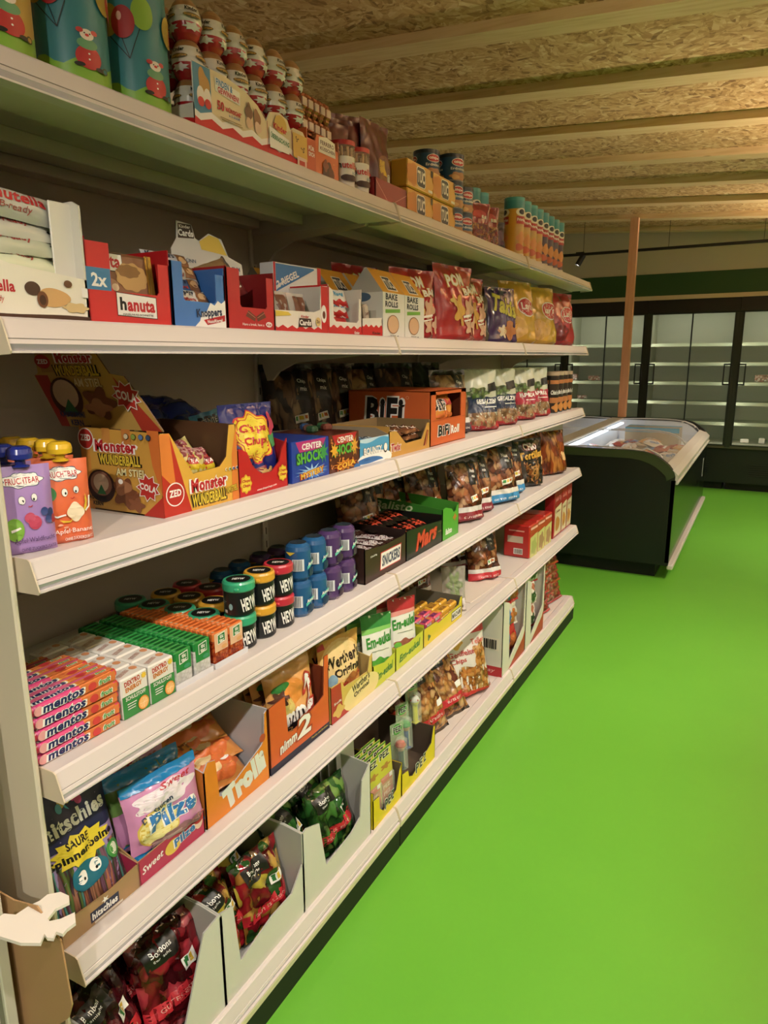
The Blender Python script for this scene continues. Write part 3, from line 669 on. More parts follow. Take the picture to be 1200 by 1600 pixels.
def eggbox():
    w, d, h = .39, .15, .13
    fr = [(0, 0), (1, 0), (1, .60), (.96, .72), (.86, .72), (.83, .66), (.80, .80), (.72, .86), (.63, .80), (.59, .62), (.52, .80), (.42, .92), (.25, 1.0), (0, 1.0)]
    sh = milk('#cf141c', .2, .05, 7)
    g = G(); t = .003
    g.prism([(-w/2+u*w, -d/2, v*h) for u, v in fr], (0, t, 0), M('#e2cfa4', .35), WH, WH)
    for sx in (-1, 1): g.prism([(sx*(w/2), -d/2, 0), (sx*w/2, -d/2, .055), (sx*w/2, d/2, .055), (sx*w/2, d/2, 0)], (-sx*t, 0, 0), '#d8d2c6')
    g.box(-w/2, w/2, -d/2, d/2, 0, t, WH); g.box(-w/2, w/2, d/2-t, d/2, 0, .10, '#c8c2b6')
    fn, W_, H_ = pface(w, d, h, 'front')
    g.deco(fn, W_, H_, [('p', [(0, .3), (.13, .3), (.13, .99), (0, .99)], '#2f7fa8'), ('w', 0, .34, .04, 6, WH)]+milk('#cf141c', .24, .04, 6)+[
        ('b', .075, .72, .04, .22, 3, .2, '#b98a3e'), ('e', .05, .55, .028, .14, '#e8e0d8'), ('e', .10, .55, .028, .14, '#e8e0d8'), ('e', .05, .47, .024, .07, '#cc2222'), ('e', .10, .47, .024, .07, '#cc2222'),
        ('p', [(.16, .72), (.36, .66), (.36, .86), (.16, .92)], '#f4efe6'), T('FINDEN &', .17, .80, .30, .90, '#2e78b8', b=.05, r=-3), T('GEWINNEN!', .18, .70, .35, .79, '#c8202a', b=.05, r=-3),
        T('50', .17, .46, .225, .60, '#c8202a', b=.05), T('WÜNSCHE*', .232, .48, .37, .56, '#c8202a', b=.04), T('à 5.000€', .26, .42, .35, .46, '#4a6ab0', b=.02),
        ('r', .19, .36, .36, .375, '#a8926a'), ('r', .2, .33, .37, .345, '#a8926a'), ('b', .43, .62, .03, .14, 4, .15, '#7a5236'), ('b', .50, .58, .03, .14, 3, .15, '#9c6a44'), ('b', .43, .46, .03, .08, 3, .1, '#e0b898'), ('b', .505, .44, .03, .09, 3, .1, '#e4c0a4'),
        ('r', .588, 0, .592, .62, '#a8141a'), ('e', .72, .66, .06, .15, '#d8b04a'), T('Kinder', .65, .54, .78, .64, '#c8202a', b=.04, r=-4), ('p', [(.61, .22), (.80, .22), (.80, .46), (.61, .56)], WH), T('ÜBERRASCHUNG', .62, .36, .80, .46, '#2a7a4a', b=.05, r=-6),
        ('r', .828, 0, .832, .66, '#a8141a'), ('r', .84, .22, .99, .64, '#dcae4a'), T('S~', .87, .50, .90, .60, BK, r=20), T('~S', .92, .36, .96, .46, BK, r=-20), ('r', .88, .1, .98, .26, '#e8c8b8'), ('r', .90, .12, .96, .2, '#c84030')])
    fn, W_, H_ = pface(w, d, h, 'left'); g.deco(fn, W_, H_, [('w', 0, .2, .04, 1, '#cf141c')])
    o = g.build('egg_display'); put(o, w, d, 1.157, 0); lab(o, 'cream and red cardboard display front holding the large chocolate eggs', 'display box')
eggbox()
# hazelnut chocolates
o = carton(.148, .16, .11, [(0, 0), (1, 0), (1, .78), (.9, .78), (.86, .90), (.62, .98), (.3, .95), (.25, .80), (0, .80)], SQ, M('#d8662a', .35), '#c9744a', {'front': [
    ('r', 0, 0, .26, .80, '#c8552a'), T('FÜR', .05, .55, .22, .66, WH, b=.03), T('DICH', .05, .43, .22, .52, WH, b=.03), ('p', [(.34, .60), (.88, .60), (.86, .92), (.60, .98), (.36, .92)], '#efe6d6'),
    T('FERRERO', .40, .78, .83, .87, '#5a2a1c', b=.02), T('KÜSSCHEN', .39, .66, .85, .75, '#5a2a1c', b=.02), ('b', .62, .25, .17, .20, 5, .12, '#4a2a1c'), ('b', .55, .36, .08, .12, 4, .2, '#8a4a2c'), ('b', .72, .2, .08, .14, 3, .2, '#6b3520'), ('s', .8, .45, .02, .02, 4, .4, '#f0b040')]}, name='chocolate_display')
put(o, .148, .16, 1.547, 0); lab(o, 'orange cardboard display of hazelnut chocolates beside the egg display', 'display box')
g = G(); cpm = M('#b5673c', .25, .6); g.box(-.017, .017, -.02, .02, .006, .044, cpm, .008); g.box(-.012, .012, -.021, .021, .016, .034, M('#c9b6a8', .3, .3)); g.box(-.014, .014, -.016, .016, 0, .05, cpm, .005)
k0 = g.build('wrapped_chocolate'); first = True
for k in range(2):
    for i in range(5):
        for j in range(2):
            o = k0 if first else cp(k0); first = False; P(o, XF-.035-.045*j, 1.565+.027*i, Z[0]+.10+.05*k); o.scale = (.78, 1, 1)
            lab(o, 'copper foil wrapped chocolate, %s from the left, %s layer, %s row' % (ORD[i], ['lower', 'upper'][k], ['front', 'back'][j]), 'chocolate', 'copper wrapped chocolates')
# chocolate cream cups with breadsticks
def cup(y, lbl):
    t = empty('snack_cup'); r, h = .036, .092; g = G(); g.lathe([(.001, 0), (r*.92, 0), (r, h*.5), (r, h), (.001, h)], M('#e9e4da', .3), 28)
    fn, W_, H_ = roundf(r+.0006, h, 340)
    sh = [('r', 0, 0, 1, .18, '#5a1a14'), ('r', 0, .04, 1, .12, '#a82820')]
    for c in (.17, .5, .83): sh += [T('nutella', c-.13, .66, c+.15, .84, '#c8202a', b=.03), T('n', c-.13, .66, c-.085, .79, BK, b=.03), ('b', c+.02, .40, .09, .12, 2, .3, '#3c1c12'), T('&GO!', c+.05, .5, c+.15, .6, '#7aa0b8', b=.02)]
    g.deco(fn, W_, H_, sh, thr=.007); g.build('cup', t)
    g = G(); g.lathe([(r*.98, 0), (r+.001, .0), (r+.001, .035), (r*.9, .035)], clear('cup_lid', '#e8c8b0', .35), 28)
    g.lathe([(r+.0015, .028), (r+.0015, .04), (.001, .041)], M('#c0241c', .3), 28); o = g.build('lid', t); o.location = (0, 0, h)
    for k in range(9):
        g = G(); a = k*.7; g.tube([(r*.7*cos(a), r*.7*sin(a), h*.7), (r*.74*cos(a), r*.74*sin(a), h+.026)], .004, M('#d8a870', .6), 6); g.build('breadstick', t)
    t.location = (XF-.036, y, Z[0]); t.rotation_euler = (0, 0, R(60)); lab(t, lbl, 'snack cup', 'breadstick snack cups')
cup(1.768, 'white snack cup with breadsticks, left one beside the orange display'); cup(1.848, 'white snack cup with breadsticks, right one in front of the maroon bags')
mar = M('#5c1a1c', .3, coat=.3)
for i, (y, hh, x) in enumerate(((1.80, .205, -.165), (1.865, .23, -.165), (1.93, .255, -.165), (1.992, .215, -.115))):
    o = bag(.15, hh, .06, mar, [('e', .62, .32, .28, .26, '#8a5a3a'), ('p', [(.45, .35), (.7, .3), (.62, .5), (.48, .52)], '#d8b02a'), ('e', .82, .22, .14, .14, '#dcd6c4'), T('Yes', .74, .17, .9, .27, '#2a5a3a', b=.02)] if i == 3 else [], seed=i, name='snack_bag')
    P(o, x, y, Z[0]+(.03 if i == 3 else 0), yaw=-4 if i == 3 else -30); lab(o, 'glossy maroon snack bag, %s' % ['leftmost and half hidden', 'second from the left', 'third from the left', 'standing frontmost in the red tray'][i], 'bag', 'maroon bags on the top shelf')
o = carton(.20, .14, .085, [(0, 0), (1, 0), (1, .80), (0, .80)], [(0, 0), (1, 0), (1, .8), (0, 1)], M('#941c1e', .4), '#7c1418', {'front': [('l', [(.0, .75), (.42, .1)], .0016, '#e8a098'), ('l', [(.25, .02), (.55, .18), (1, .62)], .0016, '#e8a098')]}, name='snack_tray')
put(o, .20, .14, 1.893, 0); lab(o, 'plain dark red tray with thin light lines below the maroon bag', 'tray')
# cracker boxes
def tuc():
    g = gbox(.19, .06, .082, M('#d59a26', .3, coat=.3), {'front': [('b', .2, .5, .22, .4, 5, .1, '#c87a1c'), ('b', .85, .4, .15, .35, 4, .1, '#dba646'), ('p', [(.36, .22), (.42, .14), (.66, .14), (.70, .24), (.68, .82), (.62, .90), (.38, .88), (.34, .78)], WH), ('p', [(.37, .24), (.43, .17), (.65, .17), (.68, .26), (.66, .80), (.61, .86), (.39, .85), (.36, .76)], '#1c2436'), T('TUC', .38, .30, .66, .74, WH, b=.06, s=.1), ('r', .8, .10, .97, .2, WH), ('r', .9, .7, .98, .95, '#3a3020')]}, .004)
    return g.build('cracker_box')
c0 = tuc(); first = True
for k in range(2):
    for i in range(2):
        for j in range(2):
            o = c0 if first else cp(c0); first = False; put(o, .19, .06, 2.098+.192*i, 0, x=XF-.062*j, dz=.0845*k+.0008)
            lab(o, 'yellow cracker box with black logo, %s %s of the stack, %s row' % (['lower', 'upper'][k], ['left', 'right'][i], ['front', 'back'][j]), 'cracker box', 'yellow cracker boxes')
# peanut cans
def can(r, h, body, lid, deco, name='can', lidh=.012, span=340, rim=None):
    t = empty(name); g = G(); g.lathe([(.001, 0), (r, 0, rim or '#9a9a9a'), (r, .004), (r, h-lidh), (.001, h-lidh)], body, 32)
    fn, W_, H_ = roundf(r, h-lidh, span); g.deco(fn, W_, H_, deco, thr=.007); g.build('can_body', t)
    g = G(); g.lathe([(r+.0008, 0), (r+.0012, lidh), (r-.003, lidh), (r-.004, lidh-.003), (.001, lidh-.003)], lid, 32); o = g.build('lid', t); o.location = (0, 0, h-lidh)
    return t
sh = []
for c in (.0, .33, .66): sh += [('e', c+.17, .78, .10, .17, WH), ('e', c+.17, .78, .09, .145, '#b82428'), T('ültje', c+.10, .71, c+.24, .84, WH, b=.04), T('Erdnüsse', c+.06, .46, c+.28, .57, WH, b=.02), ('b', c+.17, .20, .12, .17, 6, .12, '#b9824a'), ('b', c+.12, .16, .05, .1, 3, .12, '#d8a868')]
k0 = can(.047, .092, M('#1c4a72', .3, coat=.3), M('#1d2c3c', .3), sh, 'peanut_can'); first = True
for nm, x, y, k in (('topmost left can', -.16, 2.46, 2), ('topmost right can', -.105, 2.555, 2), ('middle layer, left', -.105, 2.555, 1), ('middle layer, right', -.105, 2.652, 1), ('bottom layer, left', -.105, 2.555, 0), ('bottom layer, right', -.105, 2.652, 0), ('middle layer, hidden behind the cracker boxes', -.16, 2.46, 1), ('bottom layer, hidden behind the cracker boxes', -.16, 2.46, 0)):
    o = k0 if first else cp(k0); first = False; o.location = (x, y, Z[0]+.0928*k); o.rotation_euler = (0, 0, R(60)); lab(o, 'blue peanut can, %s of the stack' % nm, 'can', 'blue peanut cans')
peanut = food('peanuts', ['#a83a1c', '#c87a2a', '#d89a3a', '#8a1c18'], 90)
for i, (y, x, hh) in enumerate(((2.79, -.09, .16), (2.90, -.09, .165))):
    o = bag(.13, hh, .05, M('#8c1a1c', .25, coat=.4), [('r', .1, .1, .9, .5, peanut), ('e', .5, .72, .3, .1, '#b83028'), ('r', .55, .62, .8, .70, '#d8d0c0')], seed=i+4, name='peanut_bag'); P(o, x, y, Z[0], yaw=-30)
    lab(o, 'small glossy red peanut bag, %s' % ['left one beside the blue cans', 'right one before the stacked crisps cans'][i], 'bag', 'red peanut bags')
o = bag(.12, .12, .05, M('#2a2430', .3), [('r', .2, .2, .8, .7, '#5a3a5a')], seed=9, name='snack_bag'); P(o, -.09, 2.985, Z[0], yaw=-30); lab(o, 'small dark snack bag squeezed between red peanut bags and yellow crisps cans', 'bag')
def crisp(body, txt, lid):
    sh = []
    for c in (.0, .33, .66): sh += [('r', 0, .86, 1, 1, '#2a8a92') if c == 0 else ('r', 0, 0, .001, .001, body), ('e', c+.17, .80, .11, .07, '#e8e0d0'), ('e', c+.17, .805, .06, .045, BK), ('r', c+.07, .60, c+.27, .73, '#b82420'), T('Pringles', c+.08, .63, c+.26, .70, WH, b=.05), ('b', c+.17, .36, .09, .10, 4, .15, '#d88a3a'), ('b', c+.14, .2, .08, .06, 3, .15, '#c85a2a'), ('r', c+.08, .05, c+.26, .09, '#e8d8c0')]
    return can(.046, .265, body, lid, sh, 'crisps_can', .014, rim='#b8b0a0')
cy, cr = crisp(M('#cf9a2c', .3, coat=.2), 0, M('#3a9aa2', .3)), crisp(M('#43202c', .3, coat=.2), 0, M('#3a8f9a', .3))
for i in range(8):
    o = (cy if i == 0 else cp(cy)) if i < 4 else (cr if i == 4 else cp(cr))
    o.location = (XF-.047, 3.285+.101*i, Z[0]); o.rotation_euler = (0, 0, R(66)); lab(o, '%s crisps can with teal rim, %s of the row' % ('tall yellow' if i < 4 else 'tall dark red', ORD[i]), 'crisps can', 'yellow crisps cans' if i < 4 else 'dark crisps cans')
for i, y in enumerate((3.02, 3.12)):
    o = cp(cy); o.location = (XF-.16, y, Z[0]); lab(o, 'yellow crisps can in the back row, %s' % ['left one behind the red peanut bags', 'right one behind the red peanut bags'][i], 'crisps can', 'yellow crisps cans')
# ================================================================ second shelf
# hazelnut wafer tray with tall side posts
w, d, h = .20, .26, .20
g = G(); t_ = .003
g.prism([(-w/2, -d/2, 0), (w/2, -d/2, 0), (w/2, -d/2, .072), (-w*.2, -d/2, .085), (-w/2, -d/2, .10)], (0, t_, 0), M('#efe9d6', .4), WH, WH)
for sx in (-1, 1): g.prism([(sx*w/2, -d/2, 0), (sx*w/2, -d/2, h-.008), (sx*w/2, -d/2+.015, h), (sx*w/2, d/2, h), (sx*w/2, d/2, 0)], (-sx*.004, 0, 0), '#d9d5c8')
g.box(.055, w/2-.0, -d/2+.02, -d/2+.024, .06, h-.004, '#e6e2d6', .001); g.box(-w/2, -.08, -d/2+.02, -d/2+.024, .06, h-.004, '#e6e2d6', .001)
g.box(-w/2, w/2, d/2-.004, d/2, 0, h, '#c8c2b2'); g.box(-w/2, w/2, -d/2, d/2, 0, .003, WH)
fn, W_, H_ = pface(w, d, .1, 'front')
g.deco(fn, W_, H_, [('w', 0, .1, .01, 1, '#4a2a1c'), T('nutella', .02, .42, .32, .60, '#c8202a', b=.03), T('B-ready', .06, .24, .22, .36, '#c8403a', b=0, s=.2), ('e', .47, .50, .07, .11, '#4a3022'), ('b', .66, .38, .15, .15, 3, .06, '#d8a868'), ('e', .55, .34, .05, .13, '#7a4a2a'), ('e', .55, .33, .03, .08, '#4a2a18'), ('b', .86, .24, .12, .08, 6, .15, '#d8bc80'), ('e', .80, .62, .04, .06, '#6b4426'), ('r', .93, .42, .99, .58, WH)])
o = g.build('wafer_display'); put(o, w, d, .662, 1); lab(o, 'pale green and white display tray with tall white side posts at the left picture edge', 'display box')
for k in range(5):
    c = ['#dfe6c4', '#c9ceb4', '#cfcfc0', '#c4c4ba', '#d8dcc0'][k]
    o = bag(.145, .042, .028, M(c, .3), [('r', 0, 0, .12, 1, '#c08a5c'), T('nutella' if k == 3 else 'B-ready', .22, .5 if k == 3 else .35, .85 if k == 3 else .66, .88 if k == 3 else .75, '#c8202a' if k == 3 else '#a84038', b=.03, s=0 if k == 3 else .2), T('B-ready', .26, .14, .66, .42, '#a84038', b=0, s=.2) if k == 3 else ('r', .86, .3, .94, .36, BK)], seed=k+2, stand=False, name='wafer_bar', wr=.3, n=(12, 8), waist=0)
    P(o, XF-.022-.004*k, .765, Z[1]+[.078, .104, .130, .158, .2][k], tilt=[48, 42, 48, 14, 0][k], roll=[2, -2, 1, 4, 0][k]); o.scale = (1, 1, [1, 1, 1, 1.15, 1][k])
    if k == 4: bpy.data.objects.remove(o); continue
    lab(o, ['white wafer bar lying lowest in the tall-posted tray', 'white wafer bar second from the bottom of the tray pile', 'white wafer bar third from the bottom of the tray pile', 'pale green wafer bar leaning on top of the tray pile'][k], 'wafer bar', 'wafer bars in the white tray')
# red carton with square wafers
w, h = .196, .145; red = M('#d8282a', .4)
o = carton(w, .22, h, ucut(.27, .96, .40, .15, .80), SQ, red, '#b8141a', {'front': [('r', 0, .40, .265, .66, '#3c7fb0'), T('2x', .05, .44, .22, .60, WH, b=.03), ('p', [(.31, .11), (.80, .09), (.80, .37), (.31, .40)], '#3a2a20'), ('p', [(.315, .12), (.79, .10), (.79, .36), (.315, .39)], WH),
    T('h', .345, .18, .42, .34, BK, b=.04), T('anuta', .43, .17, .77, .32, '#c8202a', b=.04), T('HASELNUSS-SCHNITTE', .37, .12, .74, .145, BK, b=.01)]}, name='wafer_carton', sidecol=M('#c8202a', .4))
put(o, w, .22, .862, 1); lab(o, 'red open carton with blue 2x mark on the second shelf', 'display box')
gold = M('#c89a3a', .25, .7)
for k in range(3):
    g = gbox(.135, .03, .085, M('#8a5a3c', .3), {'front': [('r', 0, .58, .47, .97, BK), ('r', 0, .60, .46, .95, WH), T('nuta', .02, .66, .43, .90, '#c8202a', b=.03), ('b', .6, .5, .28, .3, 9, .06, '#c49a5c'), ('b', .55, .62, .2, .14, 8, .06, '#8a6030'), ('e', .2, .3, .14, .13, '#b88a6a'), ('e', .28, .25, .06, .08, '#e0c8a8'), ('r', .86, 0, .98, 1, gold), ('r', .9, 0, .92, 1, '#7a5a1c')]}, .006)
    o = g.build('wafer_pack'); P(o, XF-.03-.034*k, .967, Z[1]+.045, tilt=6); lab(o, 'brown and gold wafer pack in the red carton, %s' % ['front one', 'middle one', 'back one'][k], 'wafer pack', 'wafer packs in the red carton')
# blue carton
w, h = .155, .128; blu = M('#3f79c8', .4)
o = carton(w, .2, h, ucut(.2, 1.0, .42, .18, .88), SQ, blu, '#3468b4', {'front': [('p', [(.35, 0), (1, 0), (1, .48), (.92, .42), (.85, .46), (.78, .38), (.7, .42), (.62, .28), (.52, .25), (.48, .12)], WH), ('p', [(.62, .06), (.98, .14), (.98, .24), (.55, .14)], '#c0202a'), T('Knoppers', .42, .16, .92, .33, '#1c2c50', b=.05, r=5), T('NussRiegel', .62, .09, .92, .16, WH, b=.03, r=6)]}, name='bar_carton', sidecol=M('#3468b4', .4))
put(o, w, .2, 1.062, 1); lab(o, 'blue open carton of wrapped bars between red cartons', 'display box')
for k in range(4):
    o = bag(.125, .04, .024, M(['#e8e4dc', '#3a68b0', '#dcd8d0', '#c8ccd8'][k], .3), [T('Knoppers', .05, .42, .62, .85, '#1c2c50', b=.05), T('NussRiegel', .2, .15, .62, .38, '#c0202a', b=.03), ('r', .66, .15, .95, .85, '#8a5a34'), ('e', .8, .5, .1, .2, '#d8b080')], seed=k, stand=False, name='nut_bar', wr=.3, n=(12, 6), waist=0)
    P(o, XF-.03-.02*(k % 2)-.03*(k > 1), 1.14, Z[1]+.045+.026*k, tilt=28); lab(o, 'nut bar in the blue carton, %s' % ['lowest', 'second from the bottom', 'third from the bottom', 'topmost at the back'][k], 'nut bar', 'nut bars in the blue carton')
# header card
g = G(); hp = [(-.1, 0), (.1, 0), (.098, .17), (.06, .185), (.045, .225), (.01, .235), (-.02, .215), (-.03, .22), (-.035, .25), (-.075, .255), (-.08, .215), (-.098, .19)]
g.prism([(x, 0, z) for x, z in hp], (0, .002, 0), '#d8d8d4'); fn = lambda u, v, o: (-.1+.2*u, -o, .26*v)
g.deco(fn, .2, .26, [('p', [(.12, .83), (.34, .84), (.32, .96), (.14, .96)], '#3a241c'), T('Cards', .13, .85, .33, .91, WH, b=.04), T('Kinder', .15, .92, .3, .95, WH, b=.03), ('p', [(.4, .82), (.55, .89), (.68, .87), (.78, .72), (.42, .75)], '#e0c040'), T('DÜNN', .15, .62, .32, .66, '#3a5a80', b=.02), T('CREMIG', .15, .48, .34, .52, '#3a5a80', b=.02), ('b', .42, .42, .15, .12, 4, .1, '#5a3424'), ('b', .5, .52, .11, .08, 4, .15, '#d8b89a'), ('b', .72, .58, .07, .12, 3, .2, '#2a2422'), ('e', .74, .50, .05, .05, WH), ('s', .2, .33, .06, .05, 4, .5, '#4a2a20'), T('ZUM', .82, .58, .94, .62, '#3a5a80', b=.02), T('KNUSPERN', .8, .46, .97, .50, '#3a5a80', b=.01)])
o = g.build('header_card'); P(o, -.20, 1.35, Z[1]+.001, yaw=-14, tilt=7); lab(o, 'white cardboard header sign with chocolate cards picture rising behind the red box', 'sign')
# red fingers box
w, h = .168, .135
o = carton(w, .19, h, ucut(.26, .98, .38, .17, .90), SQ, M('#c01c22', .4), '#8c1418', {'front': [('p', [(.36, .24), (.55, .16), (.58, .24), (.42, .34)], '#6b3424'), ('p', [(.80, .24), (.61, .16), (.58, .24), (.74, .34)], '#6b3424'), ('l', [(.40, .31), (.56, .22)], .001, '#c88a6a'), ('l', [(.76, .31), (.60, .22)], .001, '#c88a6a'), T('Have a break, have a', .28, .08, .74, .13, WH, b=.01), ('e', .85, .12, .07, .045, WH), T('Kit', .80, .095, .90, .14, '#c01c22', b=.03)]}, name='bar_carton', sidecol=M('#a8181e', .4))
put(o, w, .19, 1.224, 1); lab(o, 'red open box of chocolate finger bars with small slogan', 'display box')
for k in range(3):
    o = bag(.10, .05, .022, M(['#7a2428', '#b89468', '#a07c54'][k], .28), [T('KitKat', .15, .3, .8, .7, WH, b=.04)] if k == 0 else [('r', .2, .3, .8, .5, '#7a4a2c')], seed=k, stand=False, name='finger_bar', wr=.5, n=(8, 6), waist=0)
    P(o, XF-.05-.02*k, 1.31, Z[1]+.075+.02*k, tilt=30, roll=-18); lab(o, 'wrapped finger bar in the red slogan box, %s' % ['lowest', 'middle', 'topmost'][k], 'finger bar', 'finger bars in the red box')
# chocolate cards box, standing pack behind, low riegel boxes
w, h = .232, .125; kr = M('#d0161e', .38)
o = carton(w, .2, h, [(0, 0), (1, 0), (1, 1), (.86, .98), (.84, .50), (.72, .44), (0, .42)], [(0, 0), (1, 0), (1, .42), (0, .75)], M('#e8e0d4', .4), '#d8d0c4', {'front': milk('#d0161e', .12, .03, 6)+[('r', .86, .0, 1, .98, kr), ('b', .91, .42, .05, .2, 2, .1, WH), ('e', .91, .40, .03, .08, '#6b3a28'), ('p', [(0, .30), (.28, .34), (.22, .40), (0, .41)], '#e0c040'), ('p', [(.40, .12), (.66, .14), (.64, .30), (.42, .30)], '#3a241c'), T('Cards', .42, .16, .64, .27, WH, b=.05), T('Kinder', .45, .31, .6, .36, '#c0202a', b=.03), ('e', .78, .25, .05, .09, '#d8b870'), T('2x', .75, .22, .81, .29, '#5a3424', b=.03)]}, name='card_carton', right=[(0, 0), (1, 0), (1, 1), (0, 1)])
put(o, w, .2, 1.394, 1); lab(o, 'white and red low carton holding clear wrapped chocolate cards', 'display box')
for i in range(2):
    for k in range(3):
        o = bag(.075, .085, .02, clear('film', '#e8e0d8', .45), [('r', .2, .3, .8, .88, '#6b3a28'), T('Cards', .15, .12, .85, .26, '#3a241c', b=.05), ('r', .1, .28, .9, .3, WH)], seed=i+k, stand=False, name='chocolate_card_pack', wr=.4, n=(8, 8)); P(o, XF-.03-.03*k, 1.465+.075*i, Z[1]+.02, tilt=12)
        lab(o, 'clear wrapped chocolate card pack, %s column, %s' % (['left', 'right'][i], ['front', 'middle', 'rear'][k]), 'chocolate pack', 'chocolate card packs')
g = gbox(.20, .05, .19, M('#e4e4e4', .35), {'front': [('r', 0, 0, .04, 1, kr), ('r', .92, 0, 1, 1, kr), ('p', [(.04, .62), (.55, .98), (.85, .98), (.85, .96), (.04, .60)], '#2f74b8'), ('p', [(.04, .68), (.04, .98), (.62, .98)], '#2f74b8'), T('2 RIEGEL', .04, .74, .52, .84, WH, b=.05, r=22), T('Kinder', .20, .52, .50, .60, '#c0202a', b=.04), T('Pingui', .22, .36, .55, .50, '#3a9ad0', b=.03, s=.3), T('Bueno', .52, .40, .84, .50, '#c0202a', b=.05, s=.2)]}, .002)
o = g.build('chocolate_box'); P(o, -.20, 1.665, Z[1], yaw=-5); lab(o, 'white box with red edges and blue stripe standing behind the low chocolate cartons', 'box')
w, h = .178, .13
o = carton(w, .17, h, [(0, 0), (1, 0), (1, .78), (.92, .80), (.90, .34), (.84, .28), (.22, .28), (.16, .34), (.14, .90), (0, .98)], SQ, M('#e8e2da', .4), '#d8d0c4', {'front': milk('#d0161e', .18, .03, 5)+[('r', 0, 0, .03, .97, kr), T('Kinder', .76, .04, .92, .10, WH, b=.03)]}, name='bar_carton', sidecol=kr)
put(o, w, .17, 1.627, 1); lab(o, 'white open carton with red base holding milk chocolate bars', 'display box')
for k in range(3):
    o = bag(.13, .05, .022, M(['#d02026', '#e8e4e0', '#e8e4e0'][k], .28), milk('#d0161e', .3, .08, 3)+([T('Kinder', .05, .5, .35, .7, '#c0202a', b=.04), T('Riegel', .38, .42, .8, .8, '#3a9ad0', b=.03, s=.3)] if k else []), seed=k, stand=False, name='milk_bar', wr=.3, n=(10, 6), waist=0)
    P(o, XF-.03, 1.715, Z[1]+.02+.03*k, tilt=20); lab(o, 'milk chocolate bar in the white open carton, %s' % ['lowest red one', 'middle white one', 'topmost white one'][k], 'chocolate bar', 'milk chocolate bars')
w = .122
o = carton(w, .17, .12, [(0, 0), (1, 0), (1, .48), (0, .42)], [(0, 0), (1, 0), (1, .42), (.9, .5), (.9, 1), (0, 1)], M('#e8e2da', .4), '#d0c8bc', {'front': milk('#d0161e', .26, .03, 4)+[T('Kinder', .5, .06, .9, .13, BK, b=.03)]}, name='bar_carton', sidecol=kr, right=[(0, 0), (1, 0), (1, .45), (0, .5)])
put(o, w, .17, 1.807, 1); lab(o, 'small white and red low carton just left of the bake roll boxes', 'display box')
for k in range(2):
    g = gbox(.028, .08, .085, '#c8b8a8', {'left': [('r', .1, .1, .9, .5, '#8a5a48')], 'front': [T('Country', .1, .6, .9, .75, '#7a3428', b=.03)]}, .005); o = g.build('country_bar'); P(o, XF-.06, 1.84+.045*k, Z[1]+.012, roll=-14)
    lab(o, 'beige cereal chocolate bar leaning in the small low carton, %s' % ['left', 'right'][k], 'chocolate bar', 'cereal chocolate bars')
# bake roll cartons
def rolls(seed):
    w, d, h = .145, .12, .208; g = G(); a = M('#e4e2da', .4); y_ = M('#d8982a', .4)
    f1 = .135
    g.box(-w/2, w/2, -d/2, d/2, 0, f1, a, 0)
    g.face([(-w/2, -d/2, f1), (w/2, -d/2, f1), (w/2, -.004, h), (-w/2, -.004, h)], y_); g.face([(w/2, d/2, f1), (-w/2, d/2, f1), (-w/2, .004, h), (w/2, .004, h)], y_)
    g.face([(-w/2, -.004, h), (w/2, -.004, h), (w/2, .004, h), (-w/2, .004, h)], y_)
    for sx in (-1, 1): g.face([(sx*w/2, -d/2, f1), (sx*w/2, -.004, h), (sx*w/2, .004, h), (sx*w/2, d/2, f1)], M('#b9b6ac', .5))
    fn, W_, H_ = pface(w, d, f1, 'front')
    g.deco(fn, W_, H_, [T('BAKE', .12, .84, .66, .98, '#1c2436', b=.05), T('ROLLS', .10, .68, .68, .81, '#1c2436', b=.05), ('p', [(.10, .54), (.78, .58), (.78, .66), (.10, .62)], '#6fae3a'), ('b', .45, .30, .26, .22, 2, .04, '#8a5a34'), ('b', .45, .30, .235, .20, 2, .04, '#dcb088'), T('250 g', .3, .03, .7, .06, BK, b=.02)])
    fn = lambda u, v, o: (-w/2+w*u, -d/2+v*(d/2-.004)-o*.7, f1+v*(h-f1)+o*.7)
    g.deco(fn, w, .1, [('p', [(.30, .10), (.78, .10), (.72, .72), (.36, .72)], WH), ('p', [(.34, .14), (.74, .14), (.69, .68), (.39, .68)], '#1c2436'), T('TUC', .38, .2, .70, .6, WH, b=.06)])
    fn, W_, H_ = pface(w, d, f1, 'left'); g.deco(fn, W_, H_, [('e', .4, .9, .25, .1, '#4a6a8a'), ('r', .2, .2, .8, .6, '#c8c4b8')])
    return g.build('bake_roll_box')
r0 = rolls(0)
for k, (y, x, n_) in enumerate(((1.934, XF, 'left one of the front pair'), (2.082, XF, 'right one of the front pair'), (1.86, XF-.135, 'second row, left'), (2.02, XF-.135, 'second row, right'), (1.75, XF-.29, 'rearmost, half hidden behind the chocolate cartons'))):
    o = r0 if k == 0 else cp(r0); put(o, .145, .12, y, 1, x=x); lab(o, 'white gabled bake roll box with yellow top, %s' % n_, 'snack box', 'bake roll boxes')
